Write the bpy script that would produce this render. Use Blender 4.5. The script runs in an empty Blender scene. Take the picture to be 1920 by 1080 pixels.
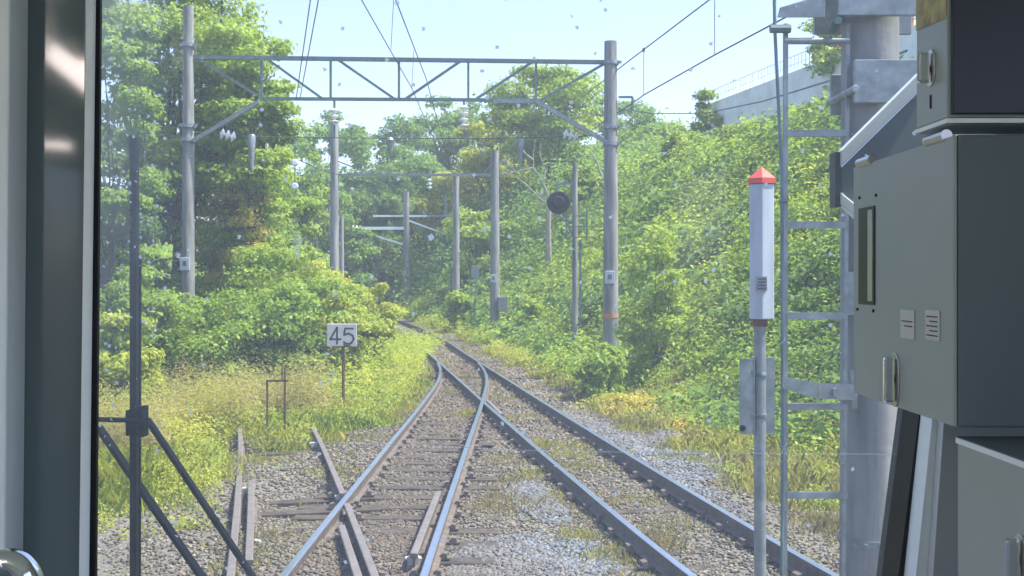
import bpy, math, random
import numpy as np
from mathutils import Vector
random.seed(7); rng = np.random.default_rng(11)
S = bpy.context.scene
# ---------------------------------------------------------------- camera, sky, sun, exposure
F = 2000.0; HY = 520.0; CH = 2.4          # focal length in px of a 1920 wide picture, horizon row, eye height over the rails
cam = bpy.data.cameras.new('camera'); camo = bpy.data.objects.new('camera', cam); S.collection.objects.link(camo)
camo.location = (0, 0, CH); camo.rotation_euler = (math.radians(90), 0, 0)
cam.sensor_width = 36; cam.lens = F / 1920 * 36; cam.shift_y = -20 / 1920
cam.clip_start = 0.03; cam.clip_end = 2000
S.camera = camo
SUN_EL, SUN_AZ = math.radians(60), math.radians(96)     # azimuth from +Y towards +X
W = bpy.data.worlds.new('World'); S.world = W; W.use_nodes = True
nt = W.node_tree; bg = nt.nodes['Background']; sky = nt.nodes.new('ShaderNodeTexSky')
sky.sky_type = 'NISHITA'; sky.sun_disc = False; sky.sun_elevation = SUN_EL; sky.sun_rotation = SUN_AZ
sky.air_density = 1.0; sky.dust_density = 1.4; sky.ozone_density = 4.5
tint = nt.nodes.new('ShaderNodeMix'); tint.data_type = 'RGBA'; tint.blend_type = 'MULTIPLY'; tint.inputs[0].default_value = 1; tint.inputs[7].default_value = (1.06, .925, 1.02, 1)
nt.links.new(sky.outputs[0], tint.inputs[6]); nt.links.new(tint.outputs[2], bg.inputs[0]); bg.inputs[1].default_value = 0.145
sl = bpy.data.lights.new('sun', 'SUN'); sl.energy = 3.9; sl.angle = math.radians(2.5); sl.color = (1, .955, .88)
so = bpy.data.objects.new('sun', sl); S.collection.objects.link(so)
sd = Vector((math.cos(SUN_EL) * math.sin(SUN_AZ), math.cos(SUN_EL) * math.cos(SUN_AZ), math.sin(SUN_EL)))
so.rotation_euler = sd.to_track_quat('Z', 'Y').to_euler()
S.view_settings.view_transform = 'Standard'; S.view_settings.look = 'None'; S.view_settings.gamma = 1
S.view_settings.exposure = 1.56
S.cycles.transparent_max_bounces = 16; S.cycles.max_bounces = 8

# ---------------------------------------------------------------- helpers
def P(px, py, Z): return Vector(((px - 960) / F * Z, Z, CH - (py - HY) / F * Z))
class MB:
    def __init__(s): s.v = []; s.f = []; s.m = []
    def face(s, pts, m=0):
        n = len(s.v); s.v += [tuple(p) for p in pts]; s.f.append(tuple(range(n, n + len(pts)))); s.m.append(m)
    def hexa(s, b, t, m=0):
        n = len(s.v); s.v += [tuple(p) for p in b] + [tuple(p) for p in t]
        for f in ((3,2,1,0),(4,5,6,7),(0,1,5,4),(1,2,6,5),(2,3,7,6),(3,0,4,7)):
            s.f.append(tuple(n + i for i in f)); s.m.append(m)
    def box(s, x0, x1, y0, y1, z0, z1, m=0):
        s.hexa([(x0,y0,z0),(x1,y0,z0),(x1,y1,z0),(x0,y1,z0)], [(x0,y0,z1),(x1,y0,z1),(x1,y1,z1),(x0,y1,z1)], m)
    def bar(s, a, b, w, h=None, m=0, up=Vector((0,0,1))):
        a = Vector(a); b = Vector(b); h = h or w; d = (b - a).normalized()
        if abs(d.dot(up)) > .95: up = Vector((0,1,0))
        r = d.cross(up).normalized(); u = r.cross(d)
        q = [(-1,-1),(1,-1),(1,1),(-1,1)]
        s.hexa([a + r*i*w/2 + u*j*h/2 for i,j in q], [b + r*i*w/2 + u*j*h/2 for i,j in q], m)
    def tube(s, pts, rad, n=10, m=0, cap=True):
        pts = [Vector(p) for p in pts]; rad = rad if isinstance(rad, (list, tuple)) else [rad]*len(pts)
        rings = []; pr = None
        for i, p in enumerate(pts):
            d = (pts[min(i+1, len(pts)-1)] - pts[max(i-1, 0)]).normalized()
            if pr is None:
                ref = Vector((0,0,1)) if abs(d.z) < .9 else Vector((1,0,0)); r = d.cross(ref).normalized()
            else: r = (pr - d * pr.dot(d)).normalized()
            pr = r; u = d.cross(r); b = len(s.v)
            for k in range(n):
                a = 2*math.pi*k/n; s.v.append(tuple(p + (r*math.cos(a) + u*math.sin(a))*rad[i]))
            rings.append(b)
        for i in range(len(rings)-1):
            for k in range(n):
                s.f.append((rings[i]+k, rings[i]+(k+1)%n, rings[i+1]+(k+1)%n, rings[i+1]+k)); s.m.append(m)
        if cap:
            s.f.append(tuple(rings[0]+k for k in reversed(range(n)))); s.m.append(m)
            s.f.append(tuple(rings[-1]+k for k in range(n))); s.m.append(m)
    def prism(s, poly, off, m=0):
        off = Vector(off); n = len(poly); b = len(s.v)
        s.v += [tuple(Vector(p)) for p in poly] + [tuple(Vector(p)+off) for p in poly]
        s.f.append(tuple(b+i for i in reversed(range(n)))); s.m.append(m)
        s.f.append(tuple(b+n+i for i in range(n))); s.m.append(m)
        for i in range(n):
            j = (i+1) % n; s.f.append((b+i, b+j, b+n+j, b+n+i)); s.m.append(m)
    def build(s, name, mats, parent=None, smooth=False, bevel=0):
        me = bpy.data.meshes.new(name); me.from_pydata(s.v, [], s.f)
        mats = mats if isinstance(mats, (list, tuple)) else [mats]
        for m in mats: me.materials.append(m)
        if len(mats) > 1: me.polygons.foreach_set('material_index', s.m)
        import bmesh
        bm = bmesh.new(); bm.from_mesh(me); bmesh.ops.recalc_face_normals(bm, faces=bm.faces[:])
        if smooth:
            for f in bm.faces: f.smooth = len(f.verts) == 4
            for e in bm.edges:
                if len(e.link_faces) == 2 and e.calc_face_angle(0) > .7: e.smooth = False
        bm.to_mesh(me); bm.free()
        o = bpy.data.objects.new(name, me); S.collection.objects.link(o)
        if parent: o.parent = parent
        if bevel:
            b = o.modifiers.new('bevel', 'BEVEL'); b.width = bevel; b.segments = 2; b.limit_method = 'ANGLE'
        return o
def tag(o, label=None, cat=None, group=None, kind=None):
    if label: o['label'] = label
    if cat: o['category'] = cat
    if group: o['group'] = group
    if kind: o['kind'] = kind
    return o
def empty(name, loc, label, cat, group=None):
    o = bpy.data.objects.new(name, None); S.collection.objects.link(o); o.empty_display_size = .1
    tag(o, label, cat, group); o['_b'] = 1; del o['_b']
    return o          # kept at the origin so that its parts may be written in world metres; moved to its base by settle()
def settle():
    bpy.context.view_layer.update()
    for o in list(S.objects):
        if o.type == 'EMPTY' and o.parent is None and o.children and o.location.length == 0:
            lo = Vector((1e9,)*3); hi = -lo
            for c in o.children:
                if c.type != 'MESH': continue
                for k in c.bound_box:
                    w = c.matrix_local @ Vector(k)
                    lo = Vector(map(min, lo, w)); hi = Vector(map(max, hi, w))
            b = Vector(((lo.x+hi.x)/2, (lo.y+hi.y)/2, lo.z)); o.location = b
            for c in o.children: c.location = c.location - b
def smooth01(t): t = np.clip(t, 0, 1); return t*t*(3-2*t)
def herm(ks):
    ky = np.array([k[0] for k in ks], float); kx = np.array([k[1] for k in ks], float)
    m = np.gradient(kx, ky)
    def f(y):
        y = np.asarray(y, float); i = np.clip(np.searchsorted(ky, y) - 1, 0, len(ky)-2)
        h = ky[i+1]-ky[i]; t = (y-ky[i])/h
        v = (2*t**3-3*t**2+1)*kx[i] + (t**3-2*t**2+t)*h*m[i] + (-2*t**3+3*t**2)*kx[i+1] + (t**3-t**2)*h*m[i+1]
        v = np.where(t > 1, kx[-1] + m[-1]*(y-ky[-1]), v); return np.where(t < 0, kx[0] + m[0]*(y-ky[0]), v)
    return f
cR = herm([(-6,5.4),(2,3.55),(5,2.82),(8.78,2.0),(12.97,1.27),(16,.77),(20.4,.06),(24.6,-.6),(29,-1.3),(33.1,-1.95),(40,-3.0),(48,-4.4),(56.5,-6.15),(61.5,-7.35),(70,-9.8),(80,-13.2),(90,-17.2),(105,-24)])
cL = herm([(-6,-1.3),(4,-1.3),(8.57,-1.28),(15.1,-1.21),(21.3,-1.14),(25,-1.16),(28.2,-1.33),(31,-1.64),(33.5,-2.0)])
cT = herm([(-2,.55),(4,-.62),(8.57,-1.68),(12.3,-2.57),(16.5,-3.62),(20,-4.6)])
# cheap tileable value noise
_g = rng.random((64, 64))
def vnoise(x, y, s=1.0):
    x = np.asarray(x, float)*s; y = np.asarray(y, float)*s; xi = np.floor(x).astype(int); yi = np.floor(y).astype(int)
    fx = x-xi; fy = y-yi; fx = fx*fx*(3-2*fx); fy = fy*fy*(3-2*fy)
    g = lambda a, b: _g[a % 64, b % 64]
    return (g(xi,yi)*(1-fx)+g(xi+1,yi)*fx)*(1-fy) + (g(xi,yi+1)*(1-fx)+g(xi+1,yi+1)*fx)*fy
def H(x, y):
    x = np.asarray(x, float); y = np.asarray(y, float); d = x - cR(y)
    rt = np.clip((d-3.0-.6*vnoise(x+9,y,.25))/10.5, 0, 1.0)
    hr = 8.1*(.75*rt + .25*smooth01(rt)) * (1 - .0*y) + np.clip(d-14, 0, 60)*.05
    foot = np.where(y < 18, 7.5, 7.5 - 3.6*smooth01((y-18)/8))
    lt = np.clip((-d-foot)/14, 0, 1)
    hl = 5.0*smooth01(lt) + np.clip(-d-24, 0, 60)*.06
    far = 7*smooth01((y-95)/70)
    side = smooth01((np.abs(d)-2.2)/3)
    return -.2 + hr + hl + far*side + (vnoise(x,y,.5)-.5)*.5*side + (vnoise(x,y,2.3)-.5)*.05*(1-side)
def Hs(x, y): return float(H(x, y))

# ---------------------------------------------------------------- materials
def nm(name):
    m = bpy.data.materials.new(name); m.use_nodes = True; return m, m.node_tree, m.node_tree.nodes['Principled BSDF']
def ramp(nt, fac, stops):
    r = nt.nodes.new('ShaderNodeValToRGB'); e = r.color_ramp.elements
    while len(e) < len(stops): e.new(.5)
    for k, (p, c) in zip(e, stops): k.position = p; k.color = (*c, 1)
    nt.links.new(fac, r.inputs[0]); return r
def noise(nt, scale, detail=4, vec=None, rough=.6):
    n = nt.nodes.new('ShaderNodeTexNoise'); n.inputs['Scale'].default_value = scale; n.inputs['Detail'].default_value = detail
    n.inputs['Roughness'].default_value = rough
    if vec is None:
        g = nt.nodes.new('ShaderNodeNewGeometry'); vec = g.outputs['Position']
    nt.links.new(vec, n.inputs['Vector']); return n
def scaled(nt, sx, sy, sz):
    g = nt.nodes.new('ShaderNodeNewGeometry'); mp = nt.nodes.new('ShaderNodeMapping'); mp.inputs['Scale'].default_value = (sx, sy, sz)
    nt.links.new(g.outputs['Position'], mp.inputs[0]); return mp.outputs[0]
def mat(name, col, rough=.6, metal=0, var=.25, scale=6, bump=0, streak=False, col2=None, spec=.5):
    m, nt, b = nm(name)
    vec = scaled(nt, 3, 3, .35) if streak else None
    n = noise(nt, scale, 5, vec)
    lo = tuple(c*(1-var) for c in col); hi = tuple(min(1, c*(1+var)) for c in col) if col2 is None else col2
    r = ramp(nt, n.outputs[0], [(.32, lo), (.68, hi)])
    nt.links.new(r.outputs[0], b.inputs['Base Color'])
    b.inputs['Roughness'].default_value = rough; b.inputs['Metallic'].default_value = metal
    b.inputs['Specular IOR Level'].default_value = spec
    if bump:
        n2 = noise(nt, scale*7, 4); bp = nt.nodes.new('ShaderNodeBump'); bp.inputs['Strength'].default_value = bump
        bp.inputs['Distance'].default_value = .01; nt.links.new(n2.outputs[0], bp.inputs['Height']); nt.links.new(bp.outputs[0], b.inputs['Normal'])
    return m
M = {}
M['concrete'] = mat('aged_concrete', (.215,.225,.215), .85, 0, .42, 2.2, .4, streak=True)
M['concrete_pale'] = mat('pale_concrete', (.66,.70,.67), .85, 0, .14, .8, .3)
M['galv'] = mat('galvanised_steel', (.21,.25,.255), .5, .35, .3, 14, .1)
M['galv_dark'] = mat('painted_truss_steel', (.10,.165,.165), .55, .2, .25, 6)
M['white'] = mat('white_enamel', (.40,.46,.51), .5, 0, .16, 6, streak=True)
M['boardpaint'] = mat('weathered_sign_paint', (.50,.50,.47), .6, 0, .12, 14)
M['black'] = mat('black_paint', (.012,.012,.014), .8, 0, .2, 5)
M['rubber'] = mat('black_rubber', (.010,.011,.012), .6, 0, .3, 20)
M['rust'] = mat('rusty_iron', (.13,.065,.035), .9, .1, .4, 20, .4)
M['railside'] = mat('rusty_rail_side', (.135,.108,.088), .75, .2, .35, 12, .3)
M['railtop'] = mat('polished_rail_top', (.58,.62,.66), .28, .95, .08, 8)
M['railtop2'] = mat('dull_rail_top', (.24,.21,.18), .5, .5, .2, 8)
M['wood'] = mat('weathered_sleeper_wood', (.062,.048,.034), .9, 0, .5, 7, .8)
M['red'] = mat('red_cap_paint', (.62,.075,.05), .45, 0, .12, 12)
M['orange'] = mat('orange_paint', (.60,.22,.05), .6, 0, .2, 12)
M['porcelain'] = mat('white_porcelain', (.75,.77,.78), .2, 0, .05, 5)
M['bark'] = mat('bark', (.09,.075,.06), .9, 0, .35, 4, .6)
M['bark_pale'] = mat('pale_dead_bark', (.26,.25,.21), .9, 0, .2, 4)
M['wire'] = mat('overhead_wire_copper', (.10,.11,.12), .5, .4, .1, 3)
M['cab_green'] = mat('grey_green_cab_paint', (.315,.365,.35), .42, 0, .04, 3, .02)
M['cab_dark'] = mat('dark_shaded_cab_paint', (.105,.142,.143), .5, 0, .05, 3)  # shade of the box fronts is put into this darker colour; also lid and floor
M['cab_black'] = mat('black_cab_cover', (.012,.015,.02), .35, 0, .1, 3)
M['cab_pale'] = mat('pale_cab_trim', (.78,.85,.84), .4, 0, .05, 3)
M['cab_wall'] = mat('cab_wall_laminate', (.5,.53,.53), .5, 0, .06, 2)
M['chrome'] = mat('chrome', (.75,.77,.78), .08, 1, .03, 3)
M['steel'] = mat('brushed_steel', (.50,.50,.49), .3, .9, .1, 30)
M['paper'] = mat('aged_label_paper', (.55,.55,.49), .7, 0, .06, 30)
M['ink'] = mat('ink', (.04,.045,.05), .7)
M['yellow'] = mat('scuffed_yellow_sticker', (.33,.27,.045), .5, 0, .5, 60)
M['mirror_paint'] = mat('pale_blue_painted_bracket', (.72,.82,.88), .35, .1, .05, 6)
# dark glass of the partition
m, nt, b = nm('dark_partition_glass'); b.inputs['Base Color'].default_value = (.13,.175,.18,1); b.inputs['Roughness'].default_value = .06
b.inputs['Specular IOR Level'].default_value = .45; M['darkglass'] = m
# lamp
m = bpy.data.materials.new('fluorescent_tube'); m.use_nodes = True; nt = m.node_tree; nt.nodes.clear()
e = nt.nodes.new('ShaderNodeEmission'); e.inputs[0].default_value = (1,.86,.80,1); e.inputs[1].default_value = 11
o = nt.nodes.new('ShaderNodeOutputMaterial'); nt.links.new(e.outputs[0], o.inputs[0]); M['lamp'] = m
# leaves : colour is carried per leaf
def leafmat(name, trans=.5, rough=.5):
    m = bpy.data.materials.new(name); m.use_nodes = True; nt = m.node_tree; b = nt.nodes['Principled BSDF']; out = nt.nodes['Material Output']
    a = nt.nodes.new('ShaderNodeAttribute'); a.attribute_name = 'leaf'
    nt.links.new(a.outputs['Color'], b.inputs['Base Color']); b.inputs['Roughness'].default_value = rough; b.inputs['Specular IOR Level'].default_value = .35
    t = nt.nodes.new('ShaderNodeBsdfTranslucent'); hs = nt.nodes.new('ShaderNodeHueSaturation'); hs.inputs['Value'].default_value = 1.35; hs.inputs['Hue'].default_value = .485
    nt.links.new(a.outputs['Color'], hs.inputs['Color']); nt.links.new(hs.outputs[0], t.inputs[0])
    mx = nt.nodes.new('ShaderNodeMixShader'); mx.inputs[0].default_value = trans
    nt.links.new(b.outputs[0], mx.inputs[1]); nt.links.new(t.outputs[0], mx.inputs[2]); nt.links.new(mx.outputs[0], out.inputs[0]); return m
M['leaf'] = leafmat('leaf'); M['grass'] = leafmat('grass_blade', .35)
m, nt, b = nm('ballast_stone'); a = nt.nodes.new('ShaderNodeAttribute'); a.attribute_name = 'leaf'
nt.links.new(a.outputs['Color'], b.inputs['Base Color']); b.inputs['Roughness'].default_value = .85; M['stone'] = m

# ---------------------------------------------------------------- fast polygon soups (leaves, blades, stones)
def soup(name, V, nper, faces, col, mt, parent=None):
    """V (N*nper,3); faces list of index tuples inside one element; col (N,3)"""
    N = len(V)//nper; me = bpy.data.meshes.new(name)
    fl = [len(f) for f in faces]; idx = np.concatenate([np.array(f) for f in faces])
    allidx = (np.arange(N)[:, None]*nper + idx[None, :]).ravel()
    starts = np.concatenate([[0], np.cumsum(np.tile(fl, N))[:-1]])
    me.vertices.add(len(V)); me.vertices.foreach_set('co', V.astype(np.float32).ravel())
    me.loops.add(len(allidx)); me.loops.foreach_set('vertex_index', allidx.astype(np.int32))
    me.polygons.add(N*len(faces)); me.polygons.foreach_set('loop_start', starts.astype(np.int32))
    me.update(calc_edges=True)
    at = me.attributes.new('leaf', 'FLOAT_COLOR', 'FACE')
    c = np.ones((N, len(faces), 4), np.float32); c[:, :, :3] = col[:, None, :]; at.data.foreach_set('color', c.ravel())
    me.materials.append(mt); o = bpy.data.objects.new(name, me); S.collection.objects.link(o)
    if parent: o.parent = parent
    return o
def unit(a): return a/np.maximum(np.linalg.norm(a, axis=1, keepdims=True), 1e-9)
def leafverts(C, Nn, size, asp=.62):
    n = unit(Nn); r = unit(rng.normal(size=C.shape)); t = unit(np.cross(n, r)); b = np.cross(n, t); L = size[:, None]
    v = np.empty((len(C), 4, 3))
    v[:, 0] = C - t*L*.5; v[:, 1] = C + b*L*asp*.5 - t*L*.06 + n*L*.10; v[:, 2] = C + t*L*.5 - n*L*.14; v[:, 3] = C - b*L*asp*.5 - t*L*.06 + n*L*.10
    return v.reshape(-1, 3)
PAL = {  # (a, b) albedo ends for the leaves of a kind
 'mid': ((.10,.21,.035), (.27,.41,.06)), 'yellow': ((.28,.33,.045), (.56,.54,.09)), 'dark': ((.045,.105,.045), (.12,.21,.07)),
 'blue': ((.085,.20,.05), (.20,.37,.085)), 'gold': ((.48,.38,.06), (.74,.56,.10)), 'dry': ((.26,.24,.09), (.42,.38,.16)), 'bright': ((.17,.30,.03), (.42,.52,.06))}
def shade(pal, t, jit=.15):
    a, b = np.array(PAL[pal][0]), np.array(PAL[pal][1]); c = a + (b-a)*np.clip(t, 0, 1)[:, None]
    return np.clip(c*(1 + jit*rng.normal(size=(len(t), 1))), .005, .9)
def mixpal(p1, p2, w, t):
    w = np.clip(w, 0, 1)[:, None]; return shade(p1, t)*(1-w) + shade(p2, t)*w
def clumps(cen, rad, per, lsize, hemi=False, flat=1.0):
    """leaves on the shells of lobes. cen (K,3), rad (K,3), per (K,) counts -> C, N, lobe id"""
    k = np.repeat(np.arange(len(cen)), per); n = len(k)
    d = unit(rng.normal(size=(n, 3)))
    if hemi: d[:, 2] = np.abs(d[:, 2])
    rr = 1 - .55*rng.random(n)**2
    bump = 1 + .22*np.sin(d[:, 0]*5 + k*1.7)*np.sin(d[:, 1]*5 + k*2.3) + .15*np.sin(d[:, 2]*7 + k)
    C = cen[k] + d*rad[k]*(rr*bump)[:, None] + rng.normal(size=(n, 3))*lsize*.25
    N = d*.8 + np.array([0, 0, .55]) + rng.normal(size=(n, 3))*.55
    return C, N, k

# ---------------------------------------------------------------- ground
def build_ground():
    ys = np.concatenate([np.arange(-8, 2, 1.0), np.arange(2, 32, .2), np.arange(32, 80, .6), np.arange(80, 160, 2.5), np.array([170, 190, 230, 300, 420, 700, 1200])])
    us = np.concatenate([[-900,-300,-120,-70], np.arange(-45, -12, 1.5), np.arange(-12, 16, .22), np.arange(16, 60, 1.5), [70, 110, 300, 900]])
    Y, U = np.meshgrid(ys, us, indexing='ij'); X = U*1.0 + cR(np.clip(Y, -8, 120))*1.0
    Z = H(X, Y); V = np.stack([X, Y, Z], -1).reshape(-1, 3); ny, nx = Y.shape
    i, j = np.meshgrid(np.arange(ny-1), np.arange(nx-1), indexing='ij'); a = (i*nx+j).ravel()
    Fc = np.stack([a, a+1, a+nx+1, a+nx], 1)
    me = bpy.data.meshes.new('ground'); me.vertices.add(len(V)); me.vertices.foreach_set('co', V.astype(np.float32).ravel())
    me.loops.add(Fc.size); me.loops.foreach_set('vertex_index', Fc.ravel().astype(np.int32))
    me.polygons.add(len(Fc)); me.polygons.foreach_set('loop_start', (np.arange(len(Fc))*4).astype(np.int32)); me.update(calc_edges=True)
    me.polygons.foreach_set('use_smooth', [True]*len(Fc))
    m, nt, b = nm('trackside_soil_and_fines')
    n1 = noise(nt, .8, 6); n2 = noise(nt, 26, 5); n3 = noise(nt, 90, 3)
    r1 = ramp(nt, n2.outputs[0], [(.3, (.07,.06,.048)), (.5, (.14,.128,.105)), (.72, (.24,.23,.20))])
    r2 = ramp(nt, n3.outputs[0], [(.3, (.07,.10,.03)), (.7, (.19,.20,.07))])
    rm = ramp(nt, n1.outputs[0], [(.50, (0,0,0)), (.60, (.75,.75,.75))])
    mx = nt.nodes.new('ShaderNodeMix'); mx.data_type = 'RGBA'
    nt.links.new(rm.outputs[0], mx.inputs[0]); nt.links.new(r1.outputs[0], mx.inputs[6]); nt.links.new(r2.outputs[0], mx.inputs[7])
    nt.links.new(mx.outputs[2], b.inputs['Base Color']); b.inputs['Roughness'].default_value = .95
    bp = nt.nodes.new('ShaderNodeBump'); bp.inputs['Strength'].default_value = .8; bp.inputs['Distance'].default_value = .03
    nt.links.new(n2.outputs[0], bp.inputs['Height']); nt.links.new(bp.outputs[0], b.inputs['Normal'])
    me.materials.append(m); o = bpy.data.objects.new('ground', me); S.collection.objects.link(o); tag(o, kind='structure')
build_ground()

# ---------------------------------------------------------------- tracks
G2 = .533 + .034
def offs(cf, y, o):
    s = (cf(y+.05)-cf(y-.05))/.1; n = np.array([1, -s])/math.sqrt(1+s*s); return Vector((float(cf(y))+n[0]*o, y+n[1]*o, 0))
RAILP = [(-.0635,-.153),(.0635,-.153),(.0635,-.140),(.012,-.125),(.010,-.048),(.034,-.038),(.034,-.005),(.026,0),(-.026,0),(-.034,-.005),(-.034,-.038),(-.010,-.048),(-.012,-.125),(-.0635,-.140)]
def sweep(pts, prof, dz=0, topidx=7):
    b = MB(); n = len(prof); rings = []
    for i, p in enumerate(pts):
        d = (pts[min(i+1, len(pts)-1)] - pts[max(i-1, 0)]).normalized(); r = Vector((d.y, -d.x, 0)).normalized(); rings.append(len(b.v))
        for (u, w) in prof: b.v.append((p.x + r.x*u, p.y + r.y*u, p.z + w + dz))
    for i in range(len(rings)-1):
        for k in range(n):
            b.f.append((rings[i]+k, rings[i]+(k+1)%n, rings[i+1]+(k+1)%n, rings[i+1]+k)); b.m.append(1 if k in (6,7,8) else 0)
    b.f.append(tuple(rings[0]+k for k in range(n))); b.m.append(0); b.f.append(tuple(rings[-1]+k for k in reversed(range(n)))); b.m.append(0)
    return b
def ygrid(a, b, st=.5): return np.linspace(a, b, max(2, int((b-a)/st)))
def rail(cf, y0, y1, o, parent, top, name='rail', dz=0, prof=RAILP):
    return sweep([offs(cf, y, o) for y in ygrid(y0, y1)], prof, dz).build(name, [M['railside'], M[top]], parent)
def sleeper_mesh(seed, L=2.1, w=.2):
    r = random.Random(seed); b = MB(); h = .14; pts = []
    for t in (0, 1):
        for (x, y) in ((-L/2, -w/2), (L/2, -w/2), (L/2, w/2), (-L/2, w/2)):
            pts.append((x + r.uniform(-.03,.03), y + r.uniform(-.012,.012), -h*(1-t) + r.uniform(-.006,.004)*t))
    b.hexa(pts[:4], pts[4:]); return b
def sleepers(cf, y0, y1, step, parent, L=2.1, w=.2, dark=True, maxn=100, plates=True, dz=0):
    protos = []
    y = y0; k = 0
    while y < y1 and k < maxn:
        s = float((cf(y+.05)-cf(y-.05))/.1); p = offs(cf, y, random.uniform(-.04,.04))
        if len(protos) < 5:
            o = sleeper_mesh(k*3+int(L*10), L, w).build('sleeper', M['wood'], parent, bevel=.008); pl = None
            if plates:
                pl = []
                for sx in (-G2, G2):
                    pb = MB(); zz = -dz
                    poly = [(-.16,-.004),(.16,-.004),(.16,.012),(.128,.012),(.128,.05),(.08,.058),(.08,.012),(-.08,.012),(-.08,.058),(-.128,.05),(-.128,.012),(-.16,.012)]
                    pb.prism([(sx+u, -.05, w_+zz) for u, w_ in poly], (0, .10, 0)); pl.append(pb.build('rail_fastening', M['railside'], o))
            protos.append((o, pl))
        else:
            s0, p0 = protos[k % 5]; o = s0.copy(); S.collection.objects.link(o); o.parent = parent
            if p0 and y < 40:
                for pp in p0:
                    c = pp.copy(); S.collection.objects.link(c); c.parent = o
        o.location = (p.x, p.y, -.158+dz); o.rotation_euler = (0, 0, -math.atan(-s)*-1 if False else math.atan(-s)*-1*-1)
        y += step*(1/math.sqrt(1+s*s))*random.uniform(.96,1.04); k += 1
tR = empty('railway_track', None, 'rusty sided railway track from lower right to the far bend', 'railway track')
rail(cR, -5, 95, -G2, tR, 'railtop'); rail(cR, -5, 95, G2, tR, 'railtop')
sleepers(cR, 5.5, 62, .60, tR, 2.0, .2, dz=-.038)
tL = empty('railway_track', None, 'railway track with bright polished rails straight ahead of the cab, joining another track', 'railway track')
rail(cL, -5, 30.2, -G2, tL, 'railtop', dz=-.003); rail(cL, -5, 30.0, G2, tL, 'railtop', dz=-.003)
sleepers(cL, 5.2, 20.2, .56, tL, 2.2, .21, dz=-.014)
for (y0, y1, o) in ((9.3, 12.0, G2-.15),):
    rail(cL, y0, y1, o, tL, 'railtop2', 'check_rail', dz=-.006)
# wing rails of the crossing nose and point blades
for (a, b_) in (((915,750),(941,775)),):
    A = P(a[0], a[1], CH*F/(a[1]-HY)); B = P(b_[0], b_[1], CH*F/(b_[1]-HY)); A.z = B.z = 0
    sweep([A, (A+B)/2, B], RAILP, -.008).build('wing_rail', [M['railside'], M['railtop2']], tL)
tT = empty('railway_track', None, 'brown rusty siding track crossing under the left rail and ending in the weeds', 'railway track')
rail(cT, -2, 17.2, -G2, tT, 'railtop2', dz=-.006); rail(cT, -2, 11.25, G2, tT, 'railtop2', dz=-.006); rail(cT, 11.75, 17.0, G2, tT, 'railtop2', dz=-.006)
rail(cT, 7.0, 10.3, G2-.13, tT, 'railtop2', 'check_rail', dz=-.012); rail(cT, 9.2, 12.8, -G2+.14, tT, 'railtop2', 'check_rail', dz=-.012)
sleepers(cT, 7.2, 17, .58, tT, 2.3, .2, dz=-.02)
for (px, py) in ((462, 905), (475, 1000), (640, 918), (775, 1030), (590, 822)):
    Z = CH*F/(py-HY); p = P(px, py, Z); b = MB(); b.box(p.x-.05, p.x+.05, Z-.03, Z+.03, -.15, -.06); b.tube([(p.x-.07, Z, -.08), (p.x+.07, Z, -.08)], .02, 8)
    b.build('fishplate_bolt', M['boardpaint'], tT)
# pale cable duct board and point rod lying across the main track
def lay_board(px0, px1, py, w, name, label, m):
    Z = CH*F/(py-HY)*.94; a = P(px0, py, Z); c = P(px1, py, Z); b = MB(); b.box(a.x, c.x, Z-w/2, Z+w/2, -.145, -.12)
    tag(b.build(name, M[m], bevel=.006), label, 'board')
lay_board(905, 925, 800, .16, 'timber_board', 'short brown timber board lying between the two tracks below the crossing nose', 'wood')

# ---------------------------------------------------------------- ballast stones
def stones(name, label, n, region, cols, smin, smax):
    X, Y = region(n); n = len(X)
    base = np.array([(-1,-1,-.6),(1,-1,-.6),(1,1,-.6),(-1,1,-.6),(-.7,-.7,.6),(.7,-.6,.7),(.6,.7,.5),(-.7,.6,.6)])
    s = rng.uniform(smin, smax, n)*np.clip(Y/12, .9, 2.2); V = base[None]*(1+.35*rng.normal(size=(n, 8, 3)))*.5
    ang = rng.random(n)*6.283; ca, sa = np.cos(ang), np.sin(ang); ti = rng.normal(size=n)*.5; ct, st = np.cos(ti), np.sin(ti)
    x, y, z = V[..., 0], V[..., 1]*.8, V[..., 2]*.8
    y, z = y*ct[:, None]-z*st[:, None], y*st[:, None]+z*ct[:, None]
    x, y = x*ca[:, None]-y*sa[:, None], x*sa[:, None]+y*ca[:, None]
    V = np.stack([x, y, z], -1)*s[:, None, None]; V += np.stack([X, Y, H(X, Y)+s*.25], -1)[:, None, :]
    c1, c2 = np.array(cols[0]), np.array(cols[1]); t = rng.random(n)[:, None]; col = (c1+(c2-c1)*t**1.5)
    brown = np.clip(vnoise(X, Y, .9)*2-.7, 0, 1)[:, None]; col = col*(1-brown*.5)+np.array((.13,.10,.065))*brown*.5
    st = np.clip(1.25-np.abs(X-cL(np.clip(Y, 0, 31))), 0, 1)[:, None]*(Y < 31)[:, None]*.6; col = col*(1-st) + np.array((.105,.078,.052))*(.6+.8*rng.random((n, 1)))*st
    o = soup(name, V.reshape(-1, 3), 8, [(3,2,1,0),(4,5,6,7),(0,1,5,4),(1,2,6,5),(2,3,7,6),(3,0,4,7)], col, M['stone'])
    tag(o, label, 'ballast', kind='stuff')
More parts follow.
